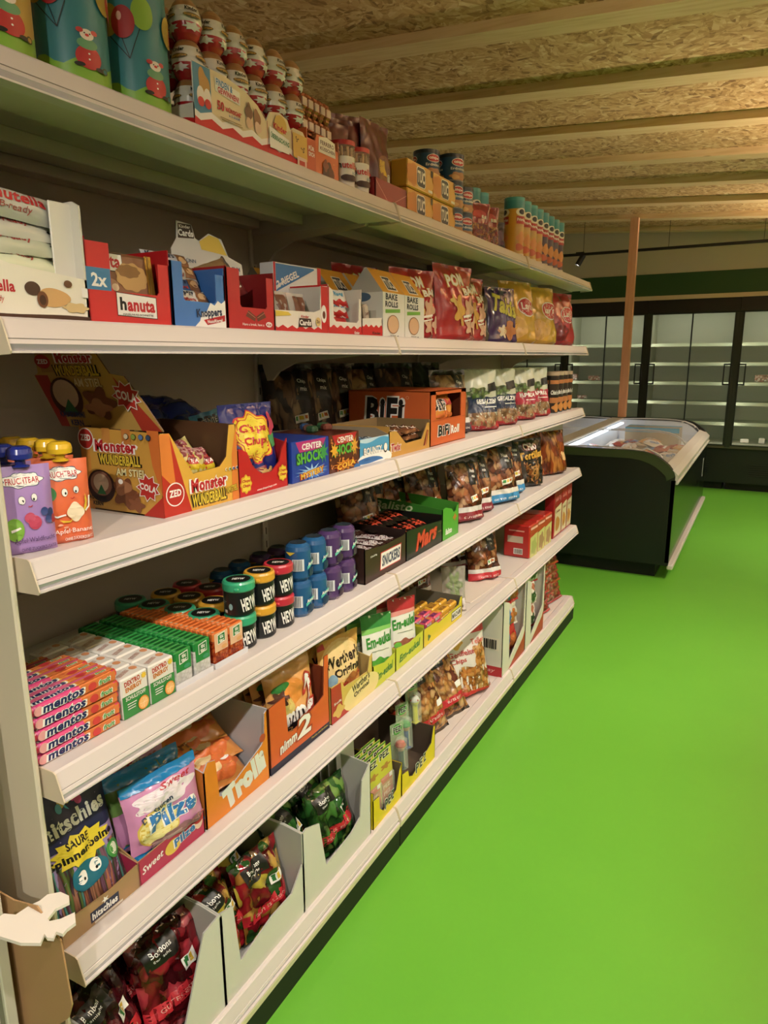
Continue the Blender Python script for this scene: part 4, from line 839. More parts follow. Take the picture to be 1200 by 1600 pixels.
# crisps bags
pomf = food('potato_snack', ['#c8963a', '#d8a848', '#b8202a', '#a8161e'], 40, .25)
pom = bag(.27, .285, .09, M('#b0161e', .22, coat=.5), [T('POM', .22, .72, .66, .88, WH, b=.08, r=6, o='#d8a848', ow=.08), T('BÄR', .60, .62, .95, .74, WH, b=.08, r=6, o='#d8a848', ow=.08), ('b', .42, .40, .15, .17, 5, .28, '#d8a440'), ('b', .72, .42, .12, .15, 5, .28, '#d8a888'), ('b', .28, .52, .07, .06, 4, .3, '#d8b060'), ('b', .64, .18, .10, .10, 5, .28, '#d8a888'), ('b', .88, .22, .08, .10, 4, .3, '#e0b898'), ('p', [(.52, .3), (.8, .34), (.8, .37), (.52, .33)], WH), ('p', [(.52, .25), (.8, .29), (.8, .31), (.52, .27)], WH)], seed=3, name='snack_bag', seam=.06)
for k, (y, x, yw, sc, n_) in enumerate(((2.60, XF-.045, -10, 1.0, 'in front of the shelf edge, middle'), (2.355, XF-.10, -16, .88, 'left one next to the bake roll boxes'), (2.83, XF-.075, -8, .93, 'right one beside the purple bag'), (2.20, -.30, -10, .9, 'in the back row, left'), (2.5, -.30, -10, .9, 'in the back row, middle'))):
    o = pom if k == 0 else cp(pom); P(o, x, y, Z[1], yaw=yw, tilt=3); o.scale = (sc, 1, sc); lab(o, 'large glossy red potato snack bag %s' % n_, 'snack bag', 'red potato snack bags')
o = bag(.22, .25, .08, M('#3a1a5a', .2, coat=.5), [T('Takis', .12, .5, .92, .82, '#c8c030', b=.06, r=-12, s=.2, o='#1c1030', ow=.04), ('b', .6, .22, .3, .14, 4, .3, '#b8703a'), ('b', .35, .2, .1, .1, 5, .3, '#d8c8a0')], seed=6, name='snack_bag', back=M('#5a564c', .25, .5)); P(o, XF-.05, 3.16, Z[1], yaw=-18, tilt=4); lab(o, 'purple snack bag with yellow lettering between red and yellow bags', 'snack bag')
o = bag(.20, .24, .07, M('#6b6658', .2, .6), [], seed=8, name='snack_bag'); P(o, XF-.13, 3.03, Z[1], yaw=-30); lab(o, 'silver-grey back of a snack bag behind the purple bag', 'snack bag')
chipf = food('ridged_crisps', ['#c88a2a', '#d8a84a', '#e0b860'], 36, .25)
for k, (y, x, c, n_) in enumerate(((3.42, -.115, '#c8982a', 'yellow crisps bag, left of the two'), (3.78, -.105, '#d0a02c', 'yellow crisps bag, right of the two'), (4.18, -.105, '#b01c26', 'glossy red crisps bag at the far end of the second shelf'))):
    o = bag(.25, .30, .12, M(c, .2, coat=.5), [('b', .3, .25, .26, .17, 3, .1, '#d8a858' if k < 2 else '#7a1018'), ('e', .62, .58, .26, .16, WH), ('e', .62, .58, .24, .14, '#c01c26'), T("Lay's", .44, .50, .80, .66, WH, b=.05, s=.1)], seed=11+k, name='crisps_bag', wr=1.5); P(o, x, y, Z[1], yaw=-22, tilt=4)
    lab(o, n_, 'crisps bag', 'crisps bags at the far end' if k < 2 else None)

# ================================================================ third shelf
def pouch(body, cap, sh, seed):
    t = empty('fruit_pouch'); bag(.088, .148, .035, M(body, .3, coat=.3), sh, seed=seed, name='pouch', wr=.35, n=(14, 16), parent=t, seam=.03, waist=.02)
    g = G(); g.lathe([(.006, 0), (.006, .018)], M(WH, .3), 12); c = M(cap, .25, coat=.4)
    g.lathe([(.001, .034), (.012, .034), (.019, .030), (.021, .022), (.020, .014), (.008, .010), (.008, .004), (.014, .002), (.014, .0)], c, 20); o = g.build('cap', t); o.location = (0, 0, .146); return t
face = lambda x, y: [('e', x-.10, y, .065, .05, BK), ('e', x-.10, y, .06, .046, WH), ('e', x-.085, y-.01, .02, .016, BK), ('e', x+.13, y+.02, .055, .045, BK), ('e', x+.13, y+.02, .05, .041, WH), ('e', x+.12, y, .018, .015, BK), ('l', [(x-.0, y-.07), (x+.04, y-.08), (x+.08, y-.065)], .0012, '#c02020')]
cloud = [('b', .47, .84, .36, .085, 7, .10, '#3a4a6a'), ('b', .47, .84, .345, .078, 7, .10, WH), T('FRUCHTBAR', .17, .80, .77, .87, '#c8343a', b=.02)]
pu = pouch('#a884c8', '#1c2c90', cloud+face(.5, .62)+[('e', .22, .30, .16, .13, '#7ab03a'), ('e', .58, .36, .12, .08, '#c84060'), ('e', .50, .42, .10, .06, '#d05070'), ('e', .78, .47, .07, .05, '#3a4a8a'), ('e', .90, .45, .06, .05, '#2e3c78'), ('e', .85, .38, .07, .05, '#3c4c8c'), ('e', .95, .37, .05, .05, '#b02030'), ('p', [(.15, .27), (.32, .31), (.3, .33), (.15, .3)], WH), T('Apfel·Waldfrucht', .18, .13, .92, .20, '#4a3060', b=0), T('OHNE ZUCKERZUSATZ', .28, .05, .92, .085, '#4a3060', b=0)], 1)
P(pu, XF-.018, .712, Z[2], yaw=-18); lab(pu, 'lilac fruit pouch with dark blue cap, frontmost at the left end', 'fruit pouch')
po = pouch('#e8683c', '#e8b81c', cloud+face(.56, .62)+[('e', .16, .62, .14, .085, '#2c7a3a'), ('p', [(.06, .70), (.13, .73), (.2, .70), (.2, .65), (.13, .62), (.06, .65)], '#e8e8e0'), T('BIO', .08, .66, .18, .70, '#2c5a3a', b=.04), ('b', .62, .38, .16, .11, 4, .1, '#f0dcb8'), ('p', [(.78, .40), (.84, .36), (.90, .50), (.86, .58), (.84, .48)], '#e8c030'), ('p', [(.3, .30), (.5, .28), (.62, .34), (.5, .26), (.35, .27)], '#e8c030'), ('l', [(.05, .40), (.25, .34), (.42, .36)], .003, WH), ('l', [(.95, .55), (.92, .42), (.82, .38)], .003, WH), ('e', .3, .24, .05, .015, '#f0a080'), ('e', .4, .21, .05, .015, '#f0a080'), T('Apfel·Banane', .18, .12, .92, .19, WH, b=0), T('OHNE ZUCKERZUSATZ', .36, .05, .92, .085, WH, b=0)], 2)
P(po, XF-.018, .787, Z[2], yaw=-18); lab(po, 'orange fruit pouch with yellow cap, frontmost beside the lilac one', 'fruit pouch', 'orange fruit pouches')
for i, (x, y) in enumerate(((-.125, .80), (-.175, .80), (-.225, .80))):
    o = cp(po, 'orange fruit pouch with yellow cap, %s behind the frontmost orange one' % ['directly', 'second', 'third'][i]); P(o, x, y, Z[2], yaw=-18)
o = cp(pu, 'lilac fruit pouch behind the frontmost lilac one', 'lilac pouches'); P(o, -.125, .715, Z[2], yaw=-18)
# jawbreaker display
def logo(x, y, s, a=1):
    return [('e', x, y, .10*s*a, .10*s, WH), ('e', x, y, .09*s*a, .09*s, '#c02a24'), T('ZED', x-.065*s*a, y-.02*s, x+.065*s*a, y+.04*s, WH, b=.05)]
w, d, h = .231, .235, .178; yb_ = M('#e0a838', .38)
t = empty('lollipop_display')
fr = [(0, 0), (1, 0), (1, .97), (.90, .97), (.84, .58), (.74, .47), (.38, .45), (.12, .96), (0, .97)]
ball = [('e', .24, .30, .18, .20, '#3a1c18'), ('e', .24, .33, .14, .15, '#8a5a44'), ('e', .24, .34, .10, .11, '#c8a888'), ('p', [(.18, .2), (.3, .2), (.24, .32)], '#2c6a3a')]
front = [('p', [(0, 0), (.34, 0), (.12, .95), (0, .95)], '#c02a1c'), ('p', [(.0, .5), (.16, .3), (.12, .96), (0, .96)], '#e07a2c'), ('p', [(.9, 0), (1, 0), (1, .96), (.92, .6)], '#e07a2c')]+logo(.14, .25, 1.4, .8)+[
    T('Monster', .34, .22, .82, .38, '#c02028', b=.08, o=WH, ow=.05), T('WUNDERBALL', .34, .05, .80, .19, '#e0c030', b=.05, o=BK, ow=.05), T('AM STIEL', .81, .12, .97, .20, '#e0c030', b=.03, r=6, o=BK, ow=.03)]+[('e', .82+.05*k, .42, .016, .022, WH) for k in range(4)]+[('e', .82+.05*k, .42, .012, .016, ['#c8a030', '#3a8a3a', '#2c4a9a', '#2c3a6a'][k]) for k in range(4)]
left = [('p', [(.0, 0), (.12, 0), (.12, 1), (0, 1)], '#d88a34'), ('p', [(.75, 0), (1, 0), (1, .25)], '#c02a1c'), ('p', [(1, .25), (1, 1), (.86, 1), (.9, .6)], '#d8702c'), ('r', .3, .8, .4, 1, '#d08a3c'), ('r', .55, .8, .66, 1, '#c87a34')]+logo(.08, .86, 1.3, .8)+[
    T('Monster', .20, .72, .72, .86, '#c02028', b=.08, o=WH, ow=.05), T('WUNDERBALL', .24, .57, .76, .69, '#e0c030', b=.05, o=BK, ow=.05), T('AM STIEL', .45, .45, .82, .54, '#e8e0a0', b=.03, o='#8a5a24', ow=.03)]+ball+[('b', .55, .24, .14, .16, 5, .25, '#7a4426'), ('b', .52, .32, .10, .1, 3, .2, '#a8704a'), ('e', .50, .38, .03, .03, WH), ('b', .68, .12, .09, .08, 5, .25, '#8a5030'),
    ('s', .84, .34, .15, .17, 9, .68, WH), ('s', .84, .34, .135, .155, 9, .68, '#c42a24'), T('COLA', .74, .30, .94, .38, WH, b=.06, r=-10), T('KAUGUMMI', .04, .13, .30, .18, BK, b=.05), T('KERN', .12, .06, .25, .11, BK, b=.05)]+[('e', .62+.09*k, .92, .03, .035, BK) for k in range(4)]+[('e', .62+.09*k, .92, .026, .03, ['#d8c8a0', '#8aa040', '#5a7ab0', '#3a4a6a'][k]) for k in range(4)]
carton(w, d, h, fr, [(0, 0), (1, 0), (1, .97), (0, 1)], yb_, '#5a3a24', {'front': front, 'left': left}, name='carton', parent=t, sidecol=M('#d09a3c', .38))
g = G(); fl = [(-.14, 0), (.155, 0), (.10, .115), (.07, .12), (.035, .175), (-.135, .175), (-.145, .12)]
fl = [(-.155, 0), (.155, 0), (.125, .055), (.085, .115), (.045, .12), (.02, .165), (-.17, .165), (-.18, .12), (-.195, .115)]
g.prism([(x, 0, z) for x, z in fl], (0, .003, 0), M('#caa04c', .4), '#6b4a34', '#6b4a34')
fn = lambda u, v, o: (-.2+.36*u, -o, .17*v)
g.deco(fn, .36, .17, [('p', [(.02, .68), (.14, .68), (.20, .0), (.12, .0)], '#b8342a'), ('p', [(.70, .68), (.98, .0), (.82, .0), (.78, .2)], '#c03a28'), ('r', .1, .72, .58, .96, '#b88a44'), T('Monster', .26, .84, .57, .97, '#c02028', b=.08, o=WH, ow=.05), T('WUNDERBALL', .22, .68, .60, .81, '#e0c030', b=.05, o=BK, ow=.05), T('AM STIEL', .36, .54, .60, .65, '#e8d8a0', b=.03, o='#8a6a34', ow=.03), ('e', .14, .86, .07, .09, '#c02a24'), T('ZED', .09, .83, .19, .89, WH, b=.05), ('e', .26, .40, .14, .26, '#4a241c'), ('e', .26, .44, .11, .19, '#c8a888'), ('p', [(.2, .2), (.33, .2), (.27, .38)], '#2c6a3a'), ('b', .54, .34, .12, .18, 5, .25, '#7a4426'), ('b', .52, .28, .1, .1, 4, .25, '#b07850'), ('s', .78, .44, .12, .2, 9, .68, WH), ('s', .78, .44, .11, .18, 9, .68, '#c42a24'), T('COLA', .70, .38, .86, .50, WH, b=.06, r=-10), T('KAUGUMMI', .16, .14, .38, .22, '#2c3a6a', b=.05), T('KERN', .24, .03, .35, .11, '#2c3a6a', b=.05)])
o = g.build('lid', t); o.location = (-.0, 0, 0)
# the opened lid stands up above the back of the left side
o.rotation_euler = (R(14), 0, R(-90)); o.location = (-w/2+.03, .055, h-.005)
put(t, w, d, .999, 2); lab(t, 'large orange and red display carton of cola lollipops with its printed lid raised', 'display box')
lol = food('lollipop_film', ['#d8c030', '#c8a890', '#b83038', '#e0d8a0', '#5a2a20'], 30, .2)
l0 = None
for i in range(3):
    for k in range(3):
        if l0 is None: l0 = o = bag(.08, .075, .045, M('#d8c87a', .2, coat=.4), [('e', .5, .6, .36, .32, '#8a2a34'), ('e', .48, .64, .3, .24, '#b88a80'), ('s', .6, .3, .26, .24, 8, .65, '#c42a24'), T('COLA', .44, .24, .78, .36, WH, b=.06), ('r', .1, .05, .9, .2, '#d8b818')], seed=2, stand=False, name='lollipop', wr=1, n=(10, 10))
        else: o = cp(l0)
        P(o, XF-.04-.05*k, 1.055+.055*i, Z[2]+.075+.012*k-.01*(i == 2), yaw=random.uniform(-30, 30), tilt=45, roll=random.uniform(-25, 25)); lab(o, 'round lollipop in clear yellow wrapper, %s column, %s row of the orange display' % (['left', 'middle', 'right'][i], ['front', 'middle', 'rear'][k]), 'lollipop', 'wrapped lollipops in the orange display')
navy = M('#1c2470', .2, coat=.5)
o = bag(.24, .15, .05, navy, [], seed=5, stand=False, name='lollipop_bag', wr=2); P(o, -.30, 1.30, Z[2]+.155, tilt=70, yaw=-10); lab(o, 'dark blue shiny bag lying flat behind the orange lollipop display', 'bag')
o = bag(.22, .16, .05, navy, [], seed=15, stand=True, name='lollipop_bag', wr=1.5); P(o, -.33, 1.30, Z[2]+.0, yaw=-10); lab(o, 'dark blue shiny bag standing behind the orange lollipop display', 'bag')
# big lollipop bag in red carton
w = .19
daisy = lambda x, y, a, b: [('b', x, y, a*1.1, b*1.1, 8, .10, '#c8202a'), ('b', x, y, a*1.04, b*1.04, 8, .10, '#e8c020'), ('b', x, y, a*.95, b*.95, 8, .10, '#c8202a'), ('b', x, y, a*.91, b*.91, 8, .10, '#ecd030'), T('Chupa', x-a*.72, y+b*.12, x+a*.72, y+b*.58, '#c8202a', b=.04, s=.15), T('Chups', x-a*.7, y-b*.42, x+a*.72, y+b*.02, '#c8202a', b=.04, s=.15)]
red2 = M('#c81c20', .38)
o = carton(w, .15, .185, [(0, 0), (1, 0), (1, .66), (.88, .52), (.82, .36), (.65, .25), (.45, .25), (.28, .36), (.18, .56), (.04, .62), (0, .60)], [(0, 0), (1, 0), (1, .6), (.3, .75), (0, .75)], red2, '#a0141a', {'front': daisy(.13, .16, .10, .11)+daisy(.87, .20, .09, .10)+[T('www.chupachups.com', .32, .04, .72, .075, WH, b=.01, r=2)]}, back=.7, name='lollipop_carton')
put(o, w, .15, 1.232, 2); lab(o, 'red carton with round cut-out and small yellow flower logos', 'display box')
o = bag(.185, .205, .06, navy, daisy(.50, .60, .34, .27)+[('p', [(.80, .45), (.92, .48), (.9, .62), (.78, .6)], '#3a8a4a'), ('b', .4, .16, .28, .10, 7, .3, '#8a2a3a'), ('b', .62, .14, .2, .08, 6, .3, '#c8a05a'), ('b', .86, .74, .06, .12, 3, .3, '#b83050')], seed=7, name='lollipop_bag', wr=1.3); P(o, XF-.045, 1.335, Z[2]+.008, tilt=4, yaw=-4); lab(o, 'dark blue lollipop bag with large yellow flower logo standing in the red carton', 'bag')
o = bag(.11, .13, .03, M('#4a98c0', .2, coat=.4), [('p', [(.1, .5), (.9, .5), (.8, .92), (.2, .92)], '#1c2a30'), T('SHOCK', .14, .5, .88, .72, '#6ac04a', b=.06), T('CENTER', .24, .76, .78, .88, WH, b=.03), ('s', .8, .3, .2, .15, 6, .5, WH)], seed=4, name='gum_bag', wr=1.4); P(o, -.27, 1.40, Z[2]+.06, tilt=-6, yaw=-18, roll=-12); lab(o, 'light blue gum bag sticking up behind the flower logo bag', 'bag')
for y0, w, bc, tc, sub, sc_, lbl in ((1.441, .174, '#1c3fa8', '#c0287a', 'MYSTERY', '#3a7ad8', 'dark blue gum box with pink top corner'), (1.617, .163, '#5a2418', '#c02028', 'COLA', '#d8881c', 'brown gum box with red top corner and orange splash')):
    h = .108; brn = bc[1] == '5'
    sh = [('p', [(.10, .98), (.92, .98), (.80, .72), (.20, .72)], tc), T('CENTER', .26, .76, .80, .92, WH, b=.05), T('SHOCK', .12, .44, .82, .72, '#58b83a', b=.09, r=2, o='#1c4a1c', ow=.04), ('s', .84, .62, .14, .30, 8, .4, '#3a9a4a' if not brn else '#e0a030'), ('s', .52, .16, .42, .16, 12, .6, sc_)]
    if brn: sh += [('e', random.random(), random.random()*.9+.03, .02, .03, '#c87838') for _ in range(40)]+[('s', .12, .6, .14, .22, 7, .45, '#e8a828')]
    else: sh += [('s', .5, .2, .46, .2, 14, .35, '#9ac8f0')]
    sh += [T(sub, .20, .09, .82, .24, '#e8b830', b=.06, r=5, o='#a81c1c', ow=.05)]
    if brn: sh.insert(0, ('r', .0, .0, 1, .02, bc))
    g = gbox(w, .2, h, M(bc, .32, coat=.3), {'front': sh, 'left': [('r', .1, .1, .9, .9, '#14307a' if not brn else '#4a1c14')]}); g.F = [f for f in g.F]
    o = g.build('gum_box'); put(o, w, .2, y0, 2); lab(o, lbl, 'gum box')
for i in range(5):
    g = gbox(.03, .03, .02, ['#2a4a2c', '#58382c', '#24406a', '#703424', '#305a34'][i], {}, .006); o = g.build('gum_piece'); P(o, -.14-.03*(i % 3), 1.66+.025*i, Z[2]+.109, yaw=20*i); lab(o, 'small %s wrapped gum piece lying on the brown gum box' % ['dark green', 'brown', 'blue', 'red-brown', 'bright green'][i], 'gum', 'gum pieces on the brown box')
w = .185
o = carton(w, .24, .098, [(0, 0), (1, 0), (1, .80), (0, .80)], [(0, 0), (1, 0), (1, .80), (.8, 1), (0, 1)], M('#bcd8e8', .4), '#9a8468', {'front': [('w', 0, .72, .06, 1, '#4aa0d0'), ('e', .5, .1, .6, .28, WH), ('e', .3, .02, .5, .2, '#2a6ab0'), ('w', 0, .04, .02, 1, WH), T('BOUNTY', .12, .30, .74, .52, WH, b=.07, o='#1c2a3a', ow=.03), ('e', .86, .40, .07, .16, BK), ('e', .86, .42, .06, .13, WH), T('24x57g', .12, .12, .32, .17, '#2a4a8a', b=.02)]}, name='bar_carton')
put(o, w, .24, 1.784, 2); lab(o, 'light blue and white low carton of coconut bars', 'display box')
for k in range(4):
    o = bag(.15, .04, .026, M('#d8e4ea', .28), [('r', 0, .1, 1, .45, '#3a90c8'), T('BOUNTY', .2, .3, .8, .7, '#1c2a3a', b=.05)], seed=k, stand=False, name='coconut_bar', wr=.4, n=(10, 6), waist=0); P(o, XF-.03-.042*k, 1.877, Z[2]+.055, tilt=75); lab(o, 'white coconut bar in the light blue carton, %s row' % ORD[k], 'coconut bar', 'coconut bars')
w = .31
o = carton(w, .22, .102, [(0, 0), (1, 0), (1, .88), (.93, .90), (.78, .38), (.38, .36), (.16, .82), (0, .84)], SQ, M('#c8923c', .4), '#8a7048', {'front': [T('Twix', .04, .18, .26, .44, '#b01c24', b=.06, s=.2, o=WH, ow=.06), ('p', [(.82, .12), (.90, .15), (.96, .62), (.92, .66)], '#7a2418'), ('p', [(.86, .12), (.88, .13), (.94, .6), (.92, .6)], '#c8783c')]}, name='bar_carton')
put(o, w, .22, 1.972, 2); lab(o, 'golden brown open carton of caramel bars before the orange box', 'display box')
copper = M('#8a5a3a', .22, .5)
for i in range(2):
    for k in range(6):
        if i == k == 0: t0 = o = bag(.13, .036, .024, copper, [T('Twix', .3, .25, .75, .75, '#d8c8b8', b=.05)], seed=1, stand=False, name='caramel_bar', wr=.8, n=(10, 6), waist=0)
        else: o = cp(t0)
        P(o, XF-.025-.038*(k//2), 2.055+.14*i, Z[2]+.04+.022*(k % 2), tilt=70); lab(o, 'copper wrapped caramel bar, %s half, %s row, %s layer' % (['left', 'right'][i], ORD[k//2], ['lower', 'upper'][k % 2]), 'caramel bar', 'caramel bars in the golden carton')
# salami roll box
w, d, h = .335, .345, .20; org = M('#d8602a', .4)
g = G(); t_ = .003
g.prism([(-w/2, -d/2, 0), (w/2, -d/2, 0), (w/2, -d/2, .095), (-w/2, -d/2, .095)], (0, t_, 0), org)
for a, b_ in ((-w/2, -w/2+.045), (w/2-.05, w/2)): g.box(a, b_, -d/2, -d/2+t_, .095, h, org)
g.box(-w/2, w/2, -d/2, -d/2+t_, h-.014, h, org)
g.box(-w/2, -w/2+t_, -d/2, d/2, 0, h, org, 0, {'right': '#8a3a1c'}); g.box(w/2-t_, w/2, -d/2, d/2, 0, h, org, 0, {'left': '#8a3a1c'})
g.box(-w/2, w/2, d/2-t_, d/2, 0, h, '#8a3a1c'); g.box(-w/2, w/2, -d/2, d/2, h-t_, h, org); g.box(-w/2, w/2, -d/2, d/2, 0, t_, org)
fn, W_, H_ = pface(w, d, h, 'left'); g.deco(fn, W_, H_, [T('BiFi', .22, .36, .68, .88, BK, b=.10, s=.1, o=WH, ow=.04), ('e', .73, .88, .02, .03, '#e8a070'), ('e', .73, .88, .013, .02, '#d8602a')])
fn, W_, H_ = pface(w, d, h, 'front'); g.deco(fn, W_, H_, [('l', [(.01, .03), (.01, .46), (.99, .46), (.99, .03)], .002, '#b84a1c'), T('BiFi', .20, .16, .52, .36, BK, b=.10, s=.1, o=WH, ow=.04), T('Roll', .55, .16, .80, .32, WH, b=.06, s=.1)])
o = g.build('sausage_carton'); put(o, w, d, 2.287, 2); lab(o, 'large bright orange carton with a window front on the third shelf', 'display box')
for k in range(3):
    o = bag(.20, .105, .06, M('#e0903a', .22, coat=.4), [T('BiFi', .05, .45, .5, .85, BK, b=.09, o=WH, ow=.04), T('Roll', .52, .6, .9, .85, '#c82a34', b=.06), ('b', .5, .25, .35, .15, 4, .2, '#d86a2a')], seed=k, stand=False, name='sausage_roll', wr=.5); P(o, XF-.035-.07*k, 2.45, Z[2]+.075, tilt=8); lab(o, 'wrapped sausage roll inside the orange carton, %s' % ['front', 'middle', 'rear'][k], 'sausage roll', 'sausage rolls in the orange carton')
# brown nut and crisps bags
swirl = food('trail_mix', ['#2a1a14', '#4a3024', '#8a6440', '#b08a5c', '#3a241c'], 26, .5, (1, 1, .4), 1.5)
chp = food('potato_crisps', ['#a8824a', '#c8a468', '#b8905a', '#d8b880', '#6a4a30'], 24, .3, (1, 1, 1), .8)
nut = food('nut_mix', ['#7a3a1c', '#a85c30', '#c88a58', '#d8a878', '#5a2818', '#c8784a'], 36, .25, (1, 1, 1), .35)
blk = M('#1c1612', .25, coat=.4)
def nutbag(w, h, d, body, band, seed, txt='GUTES ESSEN', lbl2='#1a1a1a', base='#3a2420', word='Nuss', gn='snack_bag', crimp=None):
    sh = [('p', [(.52, .58), (.86, .56), (.88, .93), (.56, .95)], lbl2), T(word, .60, .76, .78, .82, WH, b=.02, r=-6), T('mix', .63, .68, .76, .73, WH, b=.01, r=-6), ('p', [(.45, .30), (.70, .33), (.70, .42), (.45, .39)], WH), ('r', .47, .335, .53, .385, '#3a9a4a'), ('r', .55, .345, .61, .39, '#e0c030'), ('r', .63, .355, .68, .395, '#d86a2a'), ('r', 0, .16, 1, .24, '#d8d4cc')]
    if band: sh += [('r', 0, .0, 1, .16, band), T(txt, .22, .065, .78, .095, WH, b=.01)]
    return bag(w, h, d, body, sh, seed=seed, name=gn, wr=1.5, back=blk, crimp=crimp or blk, seam=.07)
for i, (y, x, m, n_) in enumerate(((2.74, -.17, chp, 'right beside the orange carton'), (2.50, -.46, chp, 'above the orange carton, right'), (2.30, -.47, swirl, 'above the orange carton, third from the left'), (2.15, -.47, swirl, 'above the orange carton, second from the left'), (2.02, -.47, swirl, 'above the orange carton, leftmost in deep shade'), (2.66, -.38, swirl, 'behind the others near the olive coloured bags'), (2.90, -.36, blk, 'dark one between brown and white bags'))):
    o = nutbag(.22, .30 if i else .27, .11, m, '#3a2c38' if i == 0 else None, 20+i, word='Chips'); P(o, x, y, Z[2], yaw=-20, tilt=6); lab(o, 'brown crisps bag %s' % n_, 'crisps bag', 'brown crisps bags on the third shelf')
leaf = food('lettuce', ['#5a7a34', '#7a9a48', '#88a858'], 40, .4)
def gb(c, txt, seed):
    pot = food('potato_slices', ['#b88a58', '#c89a68', '#d0a878'], 30, .35)
    return bag(.21, .265, .10, M('#b9bca4', .35), [('r', 0, .0, 1, .16, '#b0242c'), ('b', .5, .20, .42, .14, 5, .12, pot), ('p', [(0, .30), (1, .30), (1, .56), (.75, .54), (.5, .57), (.25, .55), (0, .57)], c), ('b', .35, .62, .30, .09, 6, .2, leaf), T(txt, .30, .44, .90, .52, WH, b=.04), ('r', .5, .38, .9, .395, WH), ('p', [(.6, .62), (.95, .66), (.9, .80), (.62, .76)], '#1c1c1c')], seed=seed, name='crisps_bag', wr=1.6, seam=.04)
for i, (y, x, c, t_, n_) in enumerate(((2.93, -.115, '#1c2c4a', 'GESALZEN', 'navy banded white crisps bag, left of two'), (3.20, -.115, '#1c2c4a', 'GESALZEN', 'navy banded white crisps bag, right of two'), (3.52, -.115, '#b0243a', 'PAPRIKA', 'red banded white crisps bag, left of two'), (3.76, -.115, '#b0243a', 'PAPRIKA', 'red banded white crisps bag, right of two'), (3.28, -.28, '#1c2c4a', 'GESALZEN', 'white crisps bag in the back row behind the navy banded pair'))):
    o = gb(c, t_, 30+i); P(o, x, y, Z[2], yaw=-30, tilt=4); lab(o, n_, 'crisps bag', 'white crisps bags')
sh = []
for c in (0, .33, .66): sh += [('r', c, .28, c+.3, .42, '#b8703a'), ('r', c, .78, c+.3, .88, '#b8703a'), T("Chio'n OK", c+.02, .5, c+.3, .62, WH, b=.04, s=.2), ('b', c+.16, .16, .1, .1, 4, .2, '#c8843c')]
k0 = can(.044, .235, M('#2a1c18', .3, coat=.4), M('#b8a088', .3), sh, 'snack_can', .02)
for i in range(4):
    o = k0 if i == 0 else cp(k0); o.location = (-.10, 4.04+.105*i, Z[2]); o.rotation_euler = (0, 0, R(66)); lab(o, 'black and copper snack can at the far end of the third shelf, %s' % ORD[i], 'can', 'black and copper cans')
# ================================================================ fourth shelf
pack_ = None
def mentos(y, x, k, yaw, first=[None]):
    if first[0] is None:
        g = G(); c1 = '#d8287a'
        for j in range(3):
            yy = -.024+.024*j
            g.lathe([(.001, 0), (.0085, 0), (.0105, .006, M('#d83a8a', .3)), (.0115, .012, M('#d8387c', .25, coat=.4)), (.0115, .10, M('#e0783a', .25, coat=.4)), (.0115, .172, M('#d83a3a', .3)), (.0085, .184), (.001, .184)], M('#c8304a', .3), 14, (-.092, yy, .0115), axis='x')
        g.box(-.09, .09, -.035, .035, .0015, .0217, M('#d2508c', .25, coat=.4), .006, {'top': M('#d8608a', .25, coat=.4)})
        fn, W_, H_ = pface(.184, .072, .0225, 'front')
        fnn = lambda u, v, o: (-.092+.184*u, -.0352-o, .0225*v)
        g.deco(fnn, .184, .0225, [('r', .55, .1, .97, .9, '#e07838'), ('e', .08, .5, .05, .4, '#e8a0a0'), T('mentos', .12, .16, .58, .84, '#1c2460', b=.06, s=.15, o=WH, ow=.05), ('e', .68, .45, .05, .35, '#d83a3a'), T('fruit', .76, .25, .9, .7, '#3a9a3a', b=.05, s=.2, o=WH, ow=.05)])
        fnt = lambda u, v, o: (-.092+.184*u, -.036+.072*v, .0222+o)
        for j in range(3): g.deco(fnt, .184, .072, [('r', .55, .05+.33*j, .97, .28+.33*j, '#e07838'), ('r', .50, .05+.33*j, .55, .28+.33*j, '#e8b040'), T('mentos', .06, .08+.33*j, .52, .26+.33*j, '#1c2460', b=.06, s=.15, o=WH, ow=.05), ('e', .70, .16+.33*j, .06, .09, '#c83038'), T('fruit', .78, .12+.33*j, .9, .22+.33*j, '#3a9a3a', b=.05, s=.2, o=WH, ow=.05)])
        first[0] = o = g.build('mint_roll_pack')
    else: o = cp(first[0])
    P(o, x, y, Z[3]+.0005+.0232*k, yaw=yaw); return o
for k in range(5): lab(mentos(.757, XF-.036+.002*(k % 2), k, (k % 3-1)*1.0), 'pink and orange three-roll sweet pack in the front stack, %s' % ['lowest', 'second from the bottom', 'in the middle', 'second from the top', 'topmost'][k], 'sweet rolls', 'sweet roll packs in the front stack')
for k in range(5): lab(mentos(.755, XF-.115, k, (k % 3-1)*1.5), 'pink and orange three-roll sweet pack in the second stack, %s' % ['lowest', 'second from the bottom', 'in the middle', 'second from the top', 'topmost'][k], 'sweet rolls', 'sweet roll packs in the second stack')
for k in range(4): lab(mentos(.76, XF-.20, k, (k % 3-1)*2), 'three-roll sweet pack in the rear stack, %s' % ['lowest', 'second from the bottom', 'second from the top', 'topmost'][k], 'sweet rolls', 'sweet roll packs in the rear stack')
